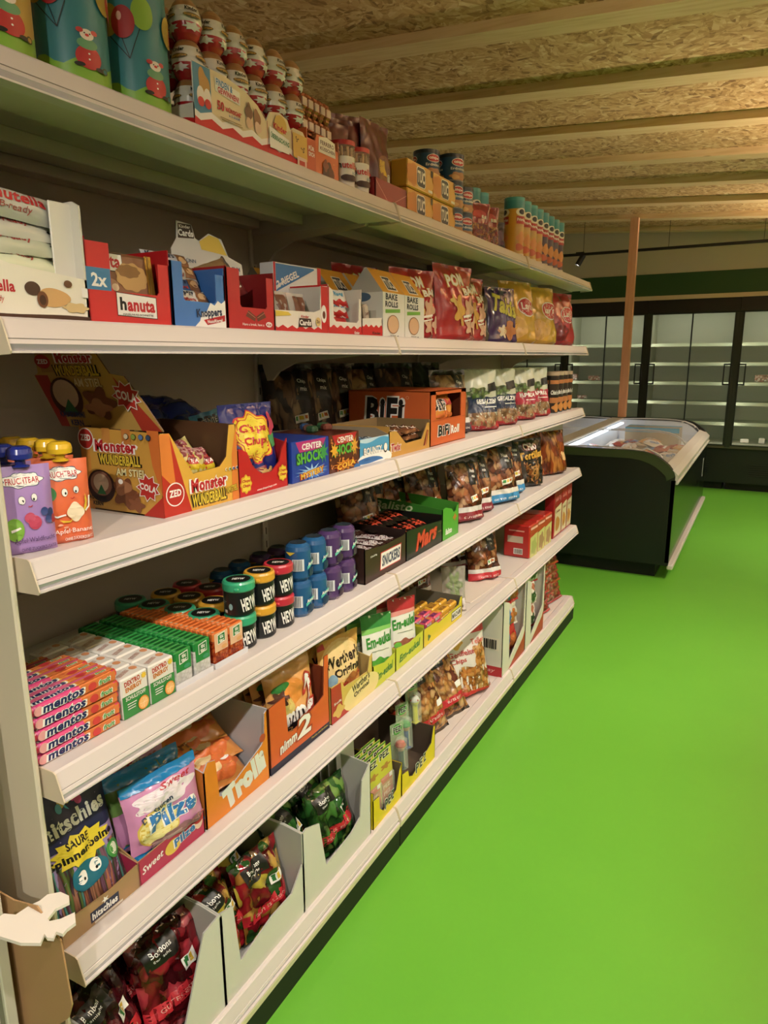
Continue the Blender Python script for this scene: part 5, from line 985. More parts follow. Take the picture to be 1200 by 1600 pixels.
# dextrose cubes
g = G(); w, d, h = .068, .044, .086
gbox(w, d, h, M('#e6e0d8', .3, coat=.4), {'front': [('r', .01, .01, .99, .56, '#2f8a3c'), T('DEXTRO', .12, .80, .70, .93, '#c83a24', b=.06, r=5), T('ENERGY', .14, .66, .76, .78, '#d8781c', b=.06, r=5), ('s', .84, .88, .12, .09, 8, .6, '#e8c030'), T('SCHULSTOFF', .12, .44, .86, .54, WH, b=.02), ('r', .16, .34, .5, .36, WH), ('r', .16, .28, .46, .30, WH), ('r', .16, .22, .44, .24, WH), ('e', .74, .22, .2, .17, '#e8902c'), ('e', .74, .22, .165, .14, '#f0b868'), ('l', [(.60, .22), (.88, .22)], .0008, '#f8e0b0'), ('l', [(.74, .10), (.74, .34)], .0008, '#f8e0b0'), ('l', [(.64, .14), (.84, .30)], .0008, '#f8e0b0')],
    'top': [('e', .8, .6, .12, .2, '#d89060'), T('DEXTRO ENERGY', .1, .35, .62, .6, '#b88070', b=.02, r=20)], 'left': [('r', .05, .03, .95, .5, '#b8c0a8')]}, .003, g)
d0 = g.build('dextrose_pack'); first = True
for i in range(2):
    for k in range(6):
        o = d0 if first else cp(d0); first = False; put(o, w, d, .853+.072*i, 3, x=XF-.0475*k); lab(o, 'white and green dextrose pack, %s column, %s' % (['left', 'right'][i], 'front' if k == 0 else ORD[k]+' from the front'), 'dextrose pack', 'dextrose packs')
# mint boxes
mints = food('mint_pills', ['#f4f4f0', '#ececea', '#fafaf6'], 110, .2, (1, 1, 1), .05, .25, '#dcdcd8'); omin = food('orange_pills', ['#d8541c', '#c8481c', '#e06a2c'], 120, .2, (1, 1, 1), .1, .4, '#b87858')
def tic(body, top, lblc):
    w, d, h = .052, .0155, .082; g = G(); g.box(-w/2, w/2, -d/2, d/2, 0, h-.02, body, .003); g.box(-w/2+.0005, w/2-.0005, -d/2+.0005, d/2-.0005, h-.022, h, M(top, .3, coat=.3), .003)
    fn, W_, H_ = pface(w, d, h, 'front')
    g.deco(lambda u, v, o: fn(u, v, o+.0), W_, H_, [('p', [(.08, .42), (.92, .42), (.94, .97), (.06, .97)], top if top[1] in '12' else lblc), ('p', [(.26, .62), (.76, .66), (.76, .95), (.26, .91)], WH), ('p', [(.29, .645), (.73, .68), (.73, .925), (.29, .89)], '#1f7a34'), T('tic', .40, .78, .64, .89, WH, b=.06), T('tac', .36, .67, .66, .77, WH, b=.06), ('e', .66, .52, .18, .06, '#3a9a6a' if top[1] in '12' else '#e8a868')])
    fn, W_, H_ = pface(w, d, h, 'top'); g.deco(fn, W_, H_, [('r', .30, .2, .8, .8, '#0f5c22' if top[1] in '12' else '#c8541c'), ('e', .16, .5, .07, .25, '#58a868' if top[1] in '12' else '#e8b890')])
    return g.build('mint_box')
tg, to_ = tic(mints, '#1f8a3a', '#2a9a44'), tic(omin, '#e0702c', '#e8b890')
for i, y0 in enumerate((.999, 1.058, 1.120, 1.173)):
    for k in range(19):
        src = tg if i < 2 else to_; o = src if (i in (0, 2) and k == 0) else cp(src); put(o, .052, .0155, y0, 3, x=XF-.004-.0163*k, dz=.003)
        lab(o, '%s mint box, %s column, %s' % (['green', 'green', 'orange', 'orange'][i], ['left', 'right', 'left', 'right'][i], 'front' if k == 0 else ORD[k]+' from the front'), 'mint box', ['green', 'green', 'orange', 'orange'][i]+' mint boxes')
for i, y0 in enumerate((.994, 1.116)):
    g = G(); g.box(-.058, .058, -.002, 0, 0, .013, '#d8d8dc'); g.box(-.058, .058, 0, .32, 0, .002, '#d8d8dc')
    for sx in (-.058, .056): g.box(sx, sx+.002, 0, .32, 0, .012, '#d8d8dc')
    o = g.build('mint_tray'); P(o, XF-.001, y0+.059, Z[3]+.0002); lab(o, 'low white tray under the %s mint boxes' % ['green', 'orange'][i], 'tray')
# chewing gum jars
def jar(c, fc, tx='HEYW'):
    t = empty('gum_jar'); r, h = .038, .062; g = G(); g.lathe([(.001, 0), (r-.004, 0), (r, .005), (r, h), (.001, h)], M('#15171a', .32, coat=.2), 32)
    fn, W_, H_ = roundf(r, h, 350); sh = []
    for c0 in (0, .5): sh += [T(tx, c0+.045, .26, c0+.22, .80, WH, b=.05, r=10), ('e', c0+.43, .42, .022, .13, fc), ('r', c0+.30, .60, c0+.38, .62, '#8a9a98'), ('r', c0+.30, .54, c0+.36, .56, '#8a9a98'), ('r', c0+.35, .16, c0+.39, .28, '#c8ccc8')]
    g.deco(fn, W_, H_, sh, thr=.007); g.build('jar', t)
    g = G(); m = M(c, .3, coat=.3); g.lathe([(r, 0), (r+.002, .003), (r+.002, .019), (r-.001, .024), (.030, .0245)], m, 32); g.lathe([(.030, .0245), (.001, .0245)], BK, 32)
    g.box(-.006, .006, -r-.006, -r, .004, .012, m, .002)
    g.deco(lambda u, v, o: (-.03+.06*u, -.03+.06*v, .0246+o), .06, .06, [T('HEYW', .25, .38, .75, .62, WH, b=.05, s=.1)]); o = g.build('lid', t); o.location = (0, 0, h); return t
JH = .087
jars = {'g': jar('#2fa878', '#8ab8b8'), 'y': jar('#e0a028', '#c89a50'), 'r': jar('#c82a3c', '#c8404a')}; used = set()
jl = [('g', -.095, 1.258, 0, 'lower one of the green front stack'), ('g', -.095, 1.258, 1, 'upper one of the green front stack'), ('y', -.095, 1.338, 0, 'lower one of the yellow stack'), ('y', -.095, 1.338, 1, 'upper one of the yellow stack'), ('r', -.095, 1.418, 0, 'lower one of the red stack'), ('r', -.095, 1.418, 1, 'upper one of the red stack'),
      ('g', -.175, 1.215, 0, 'single one, nearest the orange mint boxes'), ('g', -.255, 1.215, 0, 'single one, second row'), ('g', -.335, 1.205, 0, 'single one, third row'), ('g', -.415, 1.20, 0, 'single one, rearmost'),
      ('y', -.215, 1.295, 0, 'single one, front of the yellow-lidded row'), ('y', -.295, 1.29, 0, 'single one, middle of the yellow-lidded row'), ('y', -.375, 1.285, 0, 'single one, rear of the yellow-lidded row'), ('r', -.30, 1.375, 0, 'single one, front of the rear pair'), ('r', -.38, 1.37, 0, 'single one, back of the rear pair')]
for c, x, y, k, n_ in jl:
    o = jars[c] if c not in used else cp(jars[c]); used.add(c); o.location = (x, y, Z[3]+JH*k); o.rotation_euler = (0, 0, R(35+random.uniform(-6, 6))); lab(o, 'black gum jar with %s lid, %s' % ({'g': 'green', 'y': 'yellow', 'r': 'red'}[c], n_), 'gum jar', 'black gum jars')
def gumcan(c, c2, acc):
    r, h = .036, .104; g = G(); m = M(c, .22, coat=.6)
    g.lathe([(.001, 0), (.028, 0), (r, .01), (r, .085), (.033, .096), (.024, .104, M('#2a3440', .3)), (.001, .101)], m, 32)
    fn, W_, H_ = roundf(r, .075, 350, z0=.01); sh = []
    for c0 in (0, .5): sh += [('r', c0+.10, .28, c0+.24, .72, '#d8dce0')]+[('r', c0+.115+.018*k, .30, c0+.122+.018*k, .70, BK) for k in range(6)]+[('p', [(c0+.28, .42), (c0+.36, .60), (c0+.48, .66), (c0+.47, .52), (c0+.36, .46), (c0+.28, .30)], acc), ('b', c0+.38, .2, .09, .14, 3, .2, c2), T('Airwaves', c0+.29, .48, c0+.47, .60, WH, b=.03, r=8), ('p', [(c0+.08, .86), (c0+.14, .99), (c0+.02, .99)], '#e0c030')]
    g.deco(fn, W_, H_, sh, thr=.007); return g.build('gum_can')
ga, gp = gumcan('#20588e', '#1c3a58', '#48b8a8'), gumcan('#51346a', '#3a2a40', '#5ac0a8'); ua = set()
cl = [('b', -.092, 1.505, 0), ('b', -.092, 1.505, 1), ('b', -.092, 1.582, 0), ('b', -.092, 1.582, 1), ('p', -.092, 1.662, 0), ('p', -.092, 1.662, 1), ('p', -.092, 1.742, 0), ('p', -.092, 1.742, 1)]
for q in ((-.18, 1.50), (-.25, 1.47), (-.27, 1.55), (-.34, 1.47), (-.35, 1.56)): cl += [('b', q[0], q[1], 0)]
for q in ((-.18, 1.59), (-.27, 1.64), (-.35, 1.66), (-.19, 1.69)): cl += [('p', q[0], q[1], 0)]
cl += [('p', -.27, 1.74, 0), ('p', -.35, 1.75, 0)]
for i, (c, x, y, k) in enumerate(cl):
    s_ = ga if c == 'b' else gp; o = s_ if c not in ua else cp(s_); ua.add(c); o.location = (x, y, Z[3]+.1045*k); o.rotation_euler = (0, 0, R(-32+random.uniform(-8, 8)))
    n_ = ('front stack %s, %s' % (['left', 'right'][(i//2) % 2], ['lower', 'upper'][k])) if i < 8 else 'in the shaded rear rows, %s of %s' % (ORD[i-8], 'eleven')
    lab(o, 'shiny %s gum can, %s' % ('blue' if c == 'b' else 'purple', n_), 'gum can', 'shiny gum cans')
# chocolate bar cartons
brn = M('#3a241e', .35)
w, h = .285, .118
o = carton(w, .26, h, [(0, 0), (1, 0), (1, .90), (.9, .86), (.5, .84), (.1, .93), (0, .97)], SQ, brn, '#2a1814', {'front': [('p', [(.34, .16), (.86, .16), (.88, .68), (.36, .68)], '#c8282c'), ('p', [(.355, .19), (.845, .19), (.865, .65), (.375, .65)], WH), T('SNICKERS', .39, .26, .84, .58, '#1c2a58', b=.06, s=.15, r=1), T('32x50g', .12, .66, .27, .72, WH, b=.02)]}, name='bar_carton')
put(o, w, .26, 1.806, 3); lab(o, 'dark brown carton of nut chocolate bars with white and red logo panel', 'display box')
s0 = bag(.15, .036, .026, M('#3a201c', .25, coat=.3), [('r', .12, .15, .88, .85, '#c8c0c0'), T('SNICKERS', .16, .24, .84, .76, '#5a2a34', b=.06, s=.15)], stand=False, name='nut_chocolate_bar', wr=.4, n=(10, 6), waist=0)
for i in range(7):
    for j in range(2):
        o = s0 if i+j == 0 else cp(s0); P(o, XF-.09-.13*j, 1.835+.037*i, Z[3]+.085+.004*(i % 2)+.012*j, yaw=98+random.uniform(-5, 5), tilt=90); lab(o, 'brown chocolate bar in the dark brown carton, %s column, %s row' % (ORD[i], ['front', 'rear'][j]), 'chocolate bar', 'nut chocolate bars')
w, h = .305, .108
o = carton(w, .24, h, [(0, 0), (1, 0), (1, .80), (.5, .92), (0, 1)], SQ, M('#1c2418', .35), '#14140f', {'front': [T('Mars', .24, .22, .84, .80, '#d8482c', b=.05, s=.35, r=4, o='#8a1c14', ow=.03), T('32x51g', .88, .42, .97, .47, '#c8a050', b=.02)]}, name='bar_carton')
put(o, w, .24, 2.097, 3); lab(o, 'black carton of caramel chocolate bars with large red script', 'display box')
m0 = bag(.15, .036, .026, M('#1f1612', .25, coat=.3), [T('Mars', .2, .2, .8, .85, '#d8482c', b=.06, s=.3)], stand=False, name='caramel_chocolate_bar', wr=.4, n=(10, 6), waist=0)
for i in range(7):
    for j in range(2):
        o = m0 if i+j == 0 else cp(m0); P(o, XF-.07-.10*j, 2.13+.038*i, Z[3]+.075+.02*j+.003*(i % 2), yaw=60+random.uniform(-5, 5), tilt=85); lab(o, 'black chocolate bar in the red script carton, %s column, %s row' % (ORD[i], ['front', 'rear'][j]), 'chocolate bar', 'caramel chocolate bars')
grn = M('#4aa82c', .38)
w = .16
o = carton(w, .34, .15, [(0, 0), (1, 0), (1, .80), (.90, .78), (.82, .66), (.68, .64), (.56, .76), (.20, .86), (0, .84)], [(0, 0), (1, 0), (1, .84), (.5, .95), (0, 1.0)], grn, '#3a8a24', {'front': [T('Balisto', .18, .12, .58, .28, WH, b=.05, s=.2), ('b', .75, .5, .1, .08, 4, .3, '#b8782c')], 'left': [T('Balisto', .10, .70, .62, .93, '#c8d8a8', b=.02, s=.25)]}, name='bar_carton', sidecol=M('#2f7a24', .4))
put(o, w, .34, 2.407, 3); lab(o, 'bright green carton of cereal bars with long open side', 'display box')
for i in range(4):
    o = bag(.12, .036, .024, M('#4aa02c', .25, coat=.3), [T('Balisto', .2, .2, .8, .85, WH, b=.05, s=.2)], seed=i, stand=False, name='cereal_bar', wr=.4, n=(10, 6), waist=0); P(o, XF-.04-.06*i, 2.485, Z[3]+.085, yaw=20, tilt=70); lab(o, 'green cereal bar in the bright green carton, %s row' % ORD[i], 'cereal bar', 'green cereal bars')
bl = [(2.78, -.11, nut, '#8a1c28', 'with dark red base, front left beside the green carton'), (2.96, -.13, nut, '#8a2434', 'with dark red base, just left of the blue banded one'), (2.24, -.33, nut, None, 'in the shaded back row, left'), (2.40, -.38, nut, None, 'in the shaded back row, middle'), (2.56, -.36, nut, None, 'in the shaded back row, right'), (2.64, -.24, nut, '#8a1c28', 'standing behind the green carton')]
for i, (y, x, m, b_, n_) in enumerate(bl):
    o = nutbag(.20, .275, .11, m, b_, 40+i); P(o, x, y, Z[3], yaw=-24, tilt=8); lab(o, 'nut mix bag %s' % n_, 'nut bag', 'nut bags on the fourth shelf')
for i, (y, x) in enumerate(((3.21, -.12), (3.44, -.15))):
    o = nutbag(.29 if i == 0 else .26, .29, .13, nut, '#2f86c0', 47+i); P(o, x, y, Z[3], yaw=-22, tilt=8); lab(o, 'large nut mix bag with blue band, %s of the two' % ['left', 'right'][i], 'nut bag', 'blue banded nut bags')
tor = food('tortilla_chips', ['#c8843c', '#d89a50', '#a85c24', '#1c1612'], 24, .3, (1, 1, 1), 2)
o = bag(.24, .265, .10, blk, [('b', .55, .33, .34, .27, 5, .2, tor), T('CHIO', .28, .76, .72, .90, WH, b=.06, o='#a81c2c', ow=.06), T('Tortillas', .12, .58, .92, .74, '#d8a030', b=.06, s=.15, r=4)], seed=51, name='snack_bag', wr=1.6); P(o, -.12, 3.72, Z[3], yaw=-24, tilt=5); lab(o, 'black tortilla chips bag with yellow lettering on the fourth shelf', 'snack bag')
fri = food('paprika_sticks', ['#b8541c', '#c87028', '#d88838', '#984014', '#a84818'], 30, .25, (1, 1, .35), 1)
for i, (y, x) in enumerate(((4.20, -.12), (3.98, -.20))):
    o = bag(.25, .30, .13, fri, [('e', .72, .36, .12, .09, '#d8b070'), ('e', .7, .74, .16, .10, '#6a241c')], seed=55+i, name='snack_bag', crimp=clear('bag_film', '#d8c8b0', .4), seam=.12, wr=1.3); P(o, x, y, Z[3], yaw=-20, tilt=3); lab(o, 'clear bag of orange paprika sticks, %s' % ['at the far end of the fourth shelf', 'behind the black tortilla bag'][i], 'snack bag', 'bags of paprika sticks')

# ================================================================ fifth shelf
kraft = M('#a88458', .6); w = .19
o = carton(w, .25, .13, [(0, 0), (1, 0), (1, .42), (.6, .36), (0, .42)], [(0, 0), (1, 0), (1, .42), (0, 1)], kraft, '#9a7648', {'front': [('p', [(.34, .06), (.70, .06), (.70, .24), (.34, .24)], '#232848'), T('hitschies', .36, .09, .68, .21, WH, b=.05), ('s', .53, .28, .05, .06, 5, .4, WH), ('r', .38, .02, .74, .055, '#d8d0c0')]}, name='sweets_carton')
put(o, w, .25, .668, 4); lab(o, 'low brown cardboard carton with small dark logo at the left end', 'display box')
strip = food('sour_strips', ['#5aa89a', '#8a5a70', '#c87a5a', '#7a9a4a', '#6a4a5a', '#c88a68'], 70, .4, (1.2, .3, .08), .8)
hb = [('r', 0, .52, 1, 1, '#1e2248'), T('hitschies', .12, .63, .94, .75, WH, b=.045, r=4), ('p', [(.42, .86), (.5, .76), (.46, .78)], '#3aa8c8'), ('e', .43, .84, .04, .05, '#c8b040'), ('e', .50, .86, .04, .055, '#d8c040'), ('e', .57, .85, .04, .05, '#d03a8a'), ('e', .38, .80, .04, .035, '#3a9ab0'), ('e', .62, .80, .04, .035, '#c83a7a'), ('s', .5, .47, .42, .13, 12, .75, '#e0c828'), T('SAURE', .30, .50, .62, .56, BK, b=.05), T('Spinnenbeine', .08, .405, .94, .485, BK, b=.045, r=4), ('b', .5, .27, .24, .10, 3, .08, '#1c6a80'), ('e', .40, .27, .075, .05, WH), ('e', .59, .30, .075, .05, WH), ('e', .42, .255, .015, .012, BK), ('e', .60, .275, .015, .012, BK), ('e', .88, .32, .10, .07, '#3a8a3a'), ('e', .88, .32, .06, .045, '#d8e0c8')]
h0 = bag(.175, .27, .05, M('#9a86b8', .3, coat=.3), [('r', .02, .0, .98, .40, strip)]+hb, seed=61, name='sweets_bag', wr=.7, seam=.06)
for k in range(4):
    o = h0 if k == 0 else cp(h0); P(o, XF-.045-.042*k, .768+.004*k, Z[4]+.008+.002*k, tilt=14, yaw=-4); lab(o, 'dark blue and lilac bag of sour strips in the brown carton, %s' % ['frontmost', 'second', 'third', 'rearmost'][k], 'sweets bag', 'sour strip bags')
w = .198
o = carton(w, .22, .085, [(0, 0), (1, 0), (1, .72), (0, .68)], [(0, 0), (1, 0), (1, .68), (0, 1)], M('#b82c50', .4), '#9a7a58', {'front': [T('Sweet', .05, .28, .36, .48, WH, b=.02, s=.3, r=8), ('e', .50, .36, .12, .20, '#e0c040'), T('Pilze', .52, .30, .84, .55, '#2f74b8', b=.06, r=6, o=WH, ow=.04), ('e', .90, .44, .06, .16, '#e8c8b0'), ('e', .90, .56, .07, .12, '#b82430')]}, name='sweets_carton')
put(o, w, .22, .852, 4); lab(o, 'magenta low carton with cartoon mushroom lettering', 'display box')
skyb = M('#1c7ec0', .25, coat=.4)
pb = bag(.195, .17, .045, M('#d088b8', .25, coat=.4), [('b', .5, .70, .42, .14, 5, .15, '#e8dce4'), T('Sweet', .42, .78, .88, .86, '#c02030', b=.02, s=.3), ('e', .34, .36, .28, .24, '#d8b848'), ('e', .34, .36, .26, .22, '#e8dc90'), T('Die Sauren', .12, .54, .56, .62, '#2a3a5a', b=.03, r=14), T('Pilze', .22, .32, .88, .56, '#2f7ac0', b=.08, r=2, o=WH, ow=.03), ('b', .6, .14, .36, .09, 9, .12, '#9a6a70'), ('b', .45, .12, .2, .06, 7, .2, '#c8a0a0'), ('r', 0, .88, 1, 1, skyb)], seed=63, stand=False, name='sweets_bag', wr=1.0, seam=.07, crimp=skyb)
pk = bag(.195, .17, .045, M('#5a7a3c', .25, coat=.4), [('r', 0, .82, 1, 1, skyb), ('e', .55, .5, .35, .2, '#6a3a3a'), ('e', .75, .60, .09, .1, '#d89090'), ('r', 0, 0, .3, .5, '#b070a0'), ('e', .3, .62, .2, .1, '#d8c878')], seed=64, stand=False, name='sweets_bag', wr=1.0, seam=.07, crimp=skyb)
for k in range(6):
    s_ = pk if k in (1, 3) else pb; o = s_ if k < 2 else cp(s_); P(o, XF-.012-.034*k, .955-.004*k, Z[4]+.035+.012*min(k, 3)-.006*max(0, k-3), tilt=10+6*k, yaw=-8); lab(o, 'pink mushroom sweets bag with blue top seam, %s' % ['frontmost', 'second with green picture', 'third', 'fourth with green picture', 'fifth', 'rearmost'][k], 'sweets bag', 'mushroom sweets bags')
w, h = .238, .20; og = M('#e8821c', .4)
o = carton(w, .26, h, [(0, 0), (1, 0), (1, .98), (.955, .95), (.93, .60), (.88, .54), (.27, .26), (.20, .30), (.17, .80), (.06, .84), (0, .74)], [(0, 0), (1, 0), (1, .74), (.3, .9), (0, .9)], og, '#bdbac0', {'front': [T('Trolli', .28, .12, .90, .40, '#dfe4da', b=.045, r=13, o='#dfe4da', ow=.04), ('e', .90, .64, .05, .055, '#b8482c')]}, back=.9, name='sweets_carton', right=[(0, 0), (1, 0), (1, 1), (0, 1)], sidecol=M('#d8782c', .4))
put(o, w, .26, 1.057, 4); lab(o, 'orange carton with bubbly white lettering and grey inner walls', 'display box')
pf = food('peach_rings', ['#e08a30', '#e8a048', '#d8702c', '#e8c890', '#c84830'], 40, .25, (1, 1, 1), 1)
p0 = bag(.20, .17, .05, M('#d8883c', .25, coat=.4), [('b', .5, .3, .42, .24, 6, .1, '#d8682c'), T('PFiRSiCH', .12, .72, .82, .88, '#8a4a24', b=.05), T('RiNGE', .3, .58, .72, .70, '#3a7a3a', b=.05), ('e', .3, .36, .13, .13, '#e0b878'), ('e', .48, .32, .13, .13, '#e8c890'), ('e', .3, .36, .05, .05, '#d8682c'), ('b', .74, .48, .15, .15, 4, .25, '#d85a34'), ('e', .72, .40, .1, .07, WH)], seed=66, stand=False, name='sweets_bag', wr=1.3)
for k in range(5):
    o = p0 if k == 0 else cp(p0); P(o, [-.20, -.11, -.13, -.15, -.18][k], 1.165+.006*k, Z[4]+[.115, .025, .05, .07, .09][k], tilt=[72, 55, 62, 66, 70][k], yaw=[-25, -6, 8, -12, 5][k], roll=[0, 5, -5, 3, 0][k]); lab(o, 'orange peach ring bag in the bubbly lettering carton, %s' % ['topmost', 'frontmost', 'second from the front', 'in the middle', 'under the topmost'][k], 'sweets bag', 'peach ring bags')
w, h = .284, .235; ot = M('#dc5a24', .4)
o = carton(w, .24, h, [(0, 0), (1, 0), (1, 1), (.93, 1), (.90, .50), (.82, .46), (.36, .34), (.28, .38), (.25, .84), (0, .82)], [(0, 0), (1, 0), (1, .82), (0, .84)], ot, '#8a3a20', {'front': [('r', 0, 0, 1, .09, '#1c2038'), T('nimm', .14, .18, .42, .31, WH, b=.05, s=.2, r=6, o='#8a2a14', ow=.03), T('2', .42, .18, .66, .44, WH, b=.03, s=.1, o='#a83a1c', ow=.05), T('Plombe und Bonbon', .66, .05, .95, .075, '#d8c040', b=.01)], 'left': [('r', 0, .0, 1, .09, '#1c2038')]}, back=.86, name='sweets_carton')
put(o, w, .24, 1.301, 4); lab(o, 'orange-red carton with dark base stripe and white 2 logo', 'display box')
n0 = bag(.19, .20, .05, M('#e0a058', .25, coat=.4), [('r', .02, .02, .98, .32, '#2a1c20'), ('e', .45, .60, .22, .2, '#e08a34'), ('e', .3, .42, .16, .14, '#e8cc70'), ('b', .25, .72, .16, .07, 2, .2, '#2c7a34'), ('b', .18, .58, .14, .1, 6, .3, '#5a3024'), T('nimm', .08, .14, .64, .40, WH, b=.04, r=10), T('2', .64, .24, .92, .76, WH, b=.035, s=.1, o='#b8301c', ow=.05)], seed=68, stand=False, name='sweets_bag', wr=1.2)
for k in range(5):
    o = n0 if k == 0 else cp(n0); P(o, XF-.035-.035*k, 1.455-.012*(k % 2), Z[4]+.05+.006*k, tilt=8+5*k, yaw=-8+6*(k % 3)); lab(o, 'yellow orange fruit sweets bag in the orange-red carton, %s' % (['frontmost', 'second', 'third', 'fourth', 'rearmost'][k]), 'sweets bag', 'fruit sweets bags')
w, h = .25, .135
wr_ = M('#b83428', .4)
o = carton(w, .22, h, [(0, 0), (1, 0), (1, 1.0), (.93, .92), (.88, .62), (.3, .68), (.25, .86), (0, .90)], [(0, 0), (1, 0), (1, .9), (0, 1.2)], M('#d8b850', .4), '#c8a860', {'front': [('p', [(0, 0), (.40, 0), (.25, .30), (.22, .86), (0, .88)], wr_), ('e', .72, .25, .45, .35, '#ecd88a'), T("Werther's", .48, .40, .92, .60, '#3a2a1c', b=.03, r=6), T('Original', .52, .22, .90, .38, '#3a2a1c', b=.03, r=6), ('b', .16, .22, .12, .14, 4, .2, '#d8b050'), T('Soft', .05, .42, .22, .48, WH, b=.02)]}, back=1.1, name='sweets_carton')
put(o, w, .22, 1.597, 4); lab(o, 'cream and red low carton of caramel sweets', 'display box')
w0 = bag(.19, .225, .045, M('#d89c4c', .25, coat=.4), [('r', .0, .0, 1, .22, '#c88a50'), ('e', .5, .66, .5, .3, '#e0b468'), ('e', .5, .66, .46, .26, '#e8c888'), T("Werther's", .10, .60, .97, .78, '#2c1c14', b=.05, r=2), T('Original', .28, .42, .95, .58, '#2c1c14', b=.04, r=2), ('e', .2, .44, .12, .08, '#7aa0b8'), ('p', [(0, .22), (1, .36), (1, .42), (0, .30)], '#a83424'), ('b', .7, .36, .18, .07, 4, .2, '#a8642c'), ('r', .0, .90, .16, .98, '#c02a30')], seed=70, name='sweets_bag', wr=.8)
for k in range(4):
    o = w0 if k == 0 else cp(w0); P(o, XF-.035-.036*k, 1.71-.006*k, Z[4]+.012, tilt=4+2*k, yaw=-10); lab(o, 'golden caramel sweets bag in the cream and red carton, %s' % ['frontmost', 'second', 'third', 'rearmost'][k], 'sweets bag', 'caramel sweets bags')
o = bag(.16, .21, .04, M('#2c4038', .3), [T('Wick', .1, .4, .9, .6, WH, b=.05), ('r', 0, .2, 1, .35, '#c8702c')], seed=71, name='sweets_bag'); P(o, -.30, 1.56, Z[4], yaw=-30, tilt=8); lab(o, 'dark green herbal sweets bag in the shade behind the cream and red carton', 'sweets bag')
o = bag(.16, .21, .04, M('#2a3c58', .3), [T('Vivil', .1, .4, .9, .6, WH, b=.05)], seed=72, name='sweets_bag'); P(o, -.32, 1.72, Z[4], yaw=-30, tilt=8); lab(o, 'dark blue mint sweets bag in the shade behind the caramel sweets', 'sweets bag')
def eu(c, c2, seed): return bag(.15, .215, .035, M('#dfe0d4', .3, coat=.3), [('p', [(0, .78), (1, .78), (1, 1), (0, 1)], c), ('p', [(0, .70), (1, .74), (1, .80), (0, .78)], c2), T('Em-eukal', .06, .50, .96, .68, '#2f8a2c' if seed % 2 == 0 or c != '#b8242c' else '#2a2a24', b=.05, s=.2, r=6), ('r', .2, .42, .8, .43, '#8a9a80'), ('b', .45, .16, .45, .15, 8, .12, '#4aa030' if c == '#2f8a3a' else '#9a5a44'), ('e', .2, .22, .12, .05, '#5ab038')], seed=seed, name='sweets_bag', wr=.5, seam=.04)
eg0, er0 = eu('#2f8a3a', '#7ac05a', 74), eu('#b8242c', '#d88a80', 76); er1 = eu('#b8242c', '#d88a80', 75)
yl = M('#c8d030', .4)
for i, (y0, w, sA, xo) in enumerate(((1.853, .158, eg0, 0), (2.014, .226, er0, 0))):
    o = carton(w, .2, .085, [(0, 0), (1, 0), (1, .88), (.5, .80), (0, 1)], [(0, 0), (1, 0), (1, 1), (0, 1)], yl, '#a8b028', {'front': [T('Em-eukal', .12, .28, .88, .62, '#2f7a2c', b=.06, s=.2, r=3)]}, name='sweets_carton'); put(o, w, .2, y0, 4); lab(o, 'yellow-green low carton of %s cough sweets' % ['green', 'red'][i], 'display box')
for i, (s_, y, x, n_) in enumerate(((eg0, 1.94, -.085, 'green and white one, frontmost'), (None, 1.935, -.14, 'green and white one, second'), (None, 1.93, -.19, 'green and white one, third'), (None, 1.92, -.24, 'green and white one, fourth'), (None, 1.91, -.29, 'green and white one, rearmost'), (er0, 2.13, -.085, 'red and white one, frontmost'), (er1, 2.09, -.14, 'red and white one with dark letters, second'), (None, 2.085, -.17, 'red and white one, third'), (None, 2.08, -.20, 'red and white one, rearmost'))):
    o = s_ if s_ else cp(eg0 if i < 5 else er1); P(o, x, y, Z[4]+.01+.012*(x < -.1), yaw=-16, tilt=9, roll=6); lab(o, 'cough sweets bag, %s' % n_, 'sweets bag', 'cough sweets bags')
w = .38; ye = M('#e0c81c', .4)
o = carton(w, .22, .092, [(0, 0), (1, 0), (1, 1), (.95, 1), (.90, .70), (.35, .60), (.30, .74), (0, .80)], SQ, ye, '#6a6658', {'front': [('p', [(.70, .14), (.97, .14), (.97, .56), (.70, .56)], '#1c2018'), ('p', [(.71, .17), (.96, .17), (.96, .53), (.71, .53)], WH), T('MAOAM', .72, .22, .95, .48, '#1c2018', b=.07), ('b', .12, .3, .03, .12, 3, .3, '#3a6a2c')]}, name='sweets_carton', back=1.1)
put(o, w, .22, 2.244, 4); lab(o, 'bright yellow low carton of chewy sweets with boxed logo', 'display box')
ma = gbox(.07, .035, .026, M('#d8486a', .3), {'front': [T('MAOAM', .05, .3, .6, .8, WH, b=.07, o='#3a2a6a', ow=.04), ('r', .65, .1, .98, .9, '#e0803a')], 'top': [T('MAOAM', .05, .2, .6, .8, '#3a2a6a', b=.07), ('e', .78, .5, .15, .35, '#e0803a')]}, .006).build('chewy_sweet_pack')
mb = gbox(.07, .035, .026, M('#d8a02c', .3), {'top': [T('MAOAM', .1, .2, .8, .8, '#8a4a1c', b=.07)]}, .006).build('chewy_sweet_pack')
q = 0
for i in range(4):
    for j in range(4):
        for k in range(2):
            s_ = ma if j < 2 and i < 2 else mb
            if k == 1 and j > 1: continue
            o = s_ if (s_ is ma and q == 0) or (s_ is mb and not s_.get('label')) else cp(s_); q += 1; P(o, XF-.03-.045*j, 2.33+.078*i, Z[4]+.025+.028*k); lab(o, '%s chewy sweet pack in the yellow carton, %s column, %s row, %s layer' % ('pink' if s_ is ma else 'orange', ORD[i], ORD[j], ['lower', 'upper'][k]), 'chewy sweets', 'chewy sweet packs')
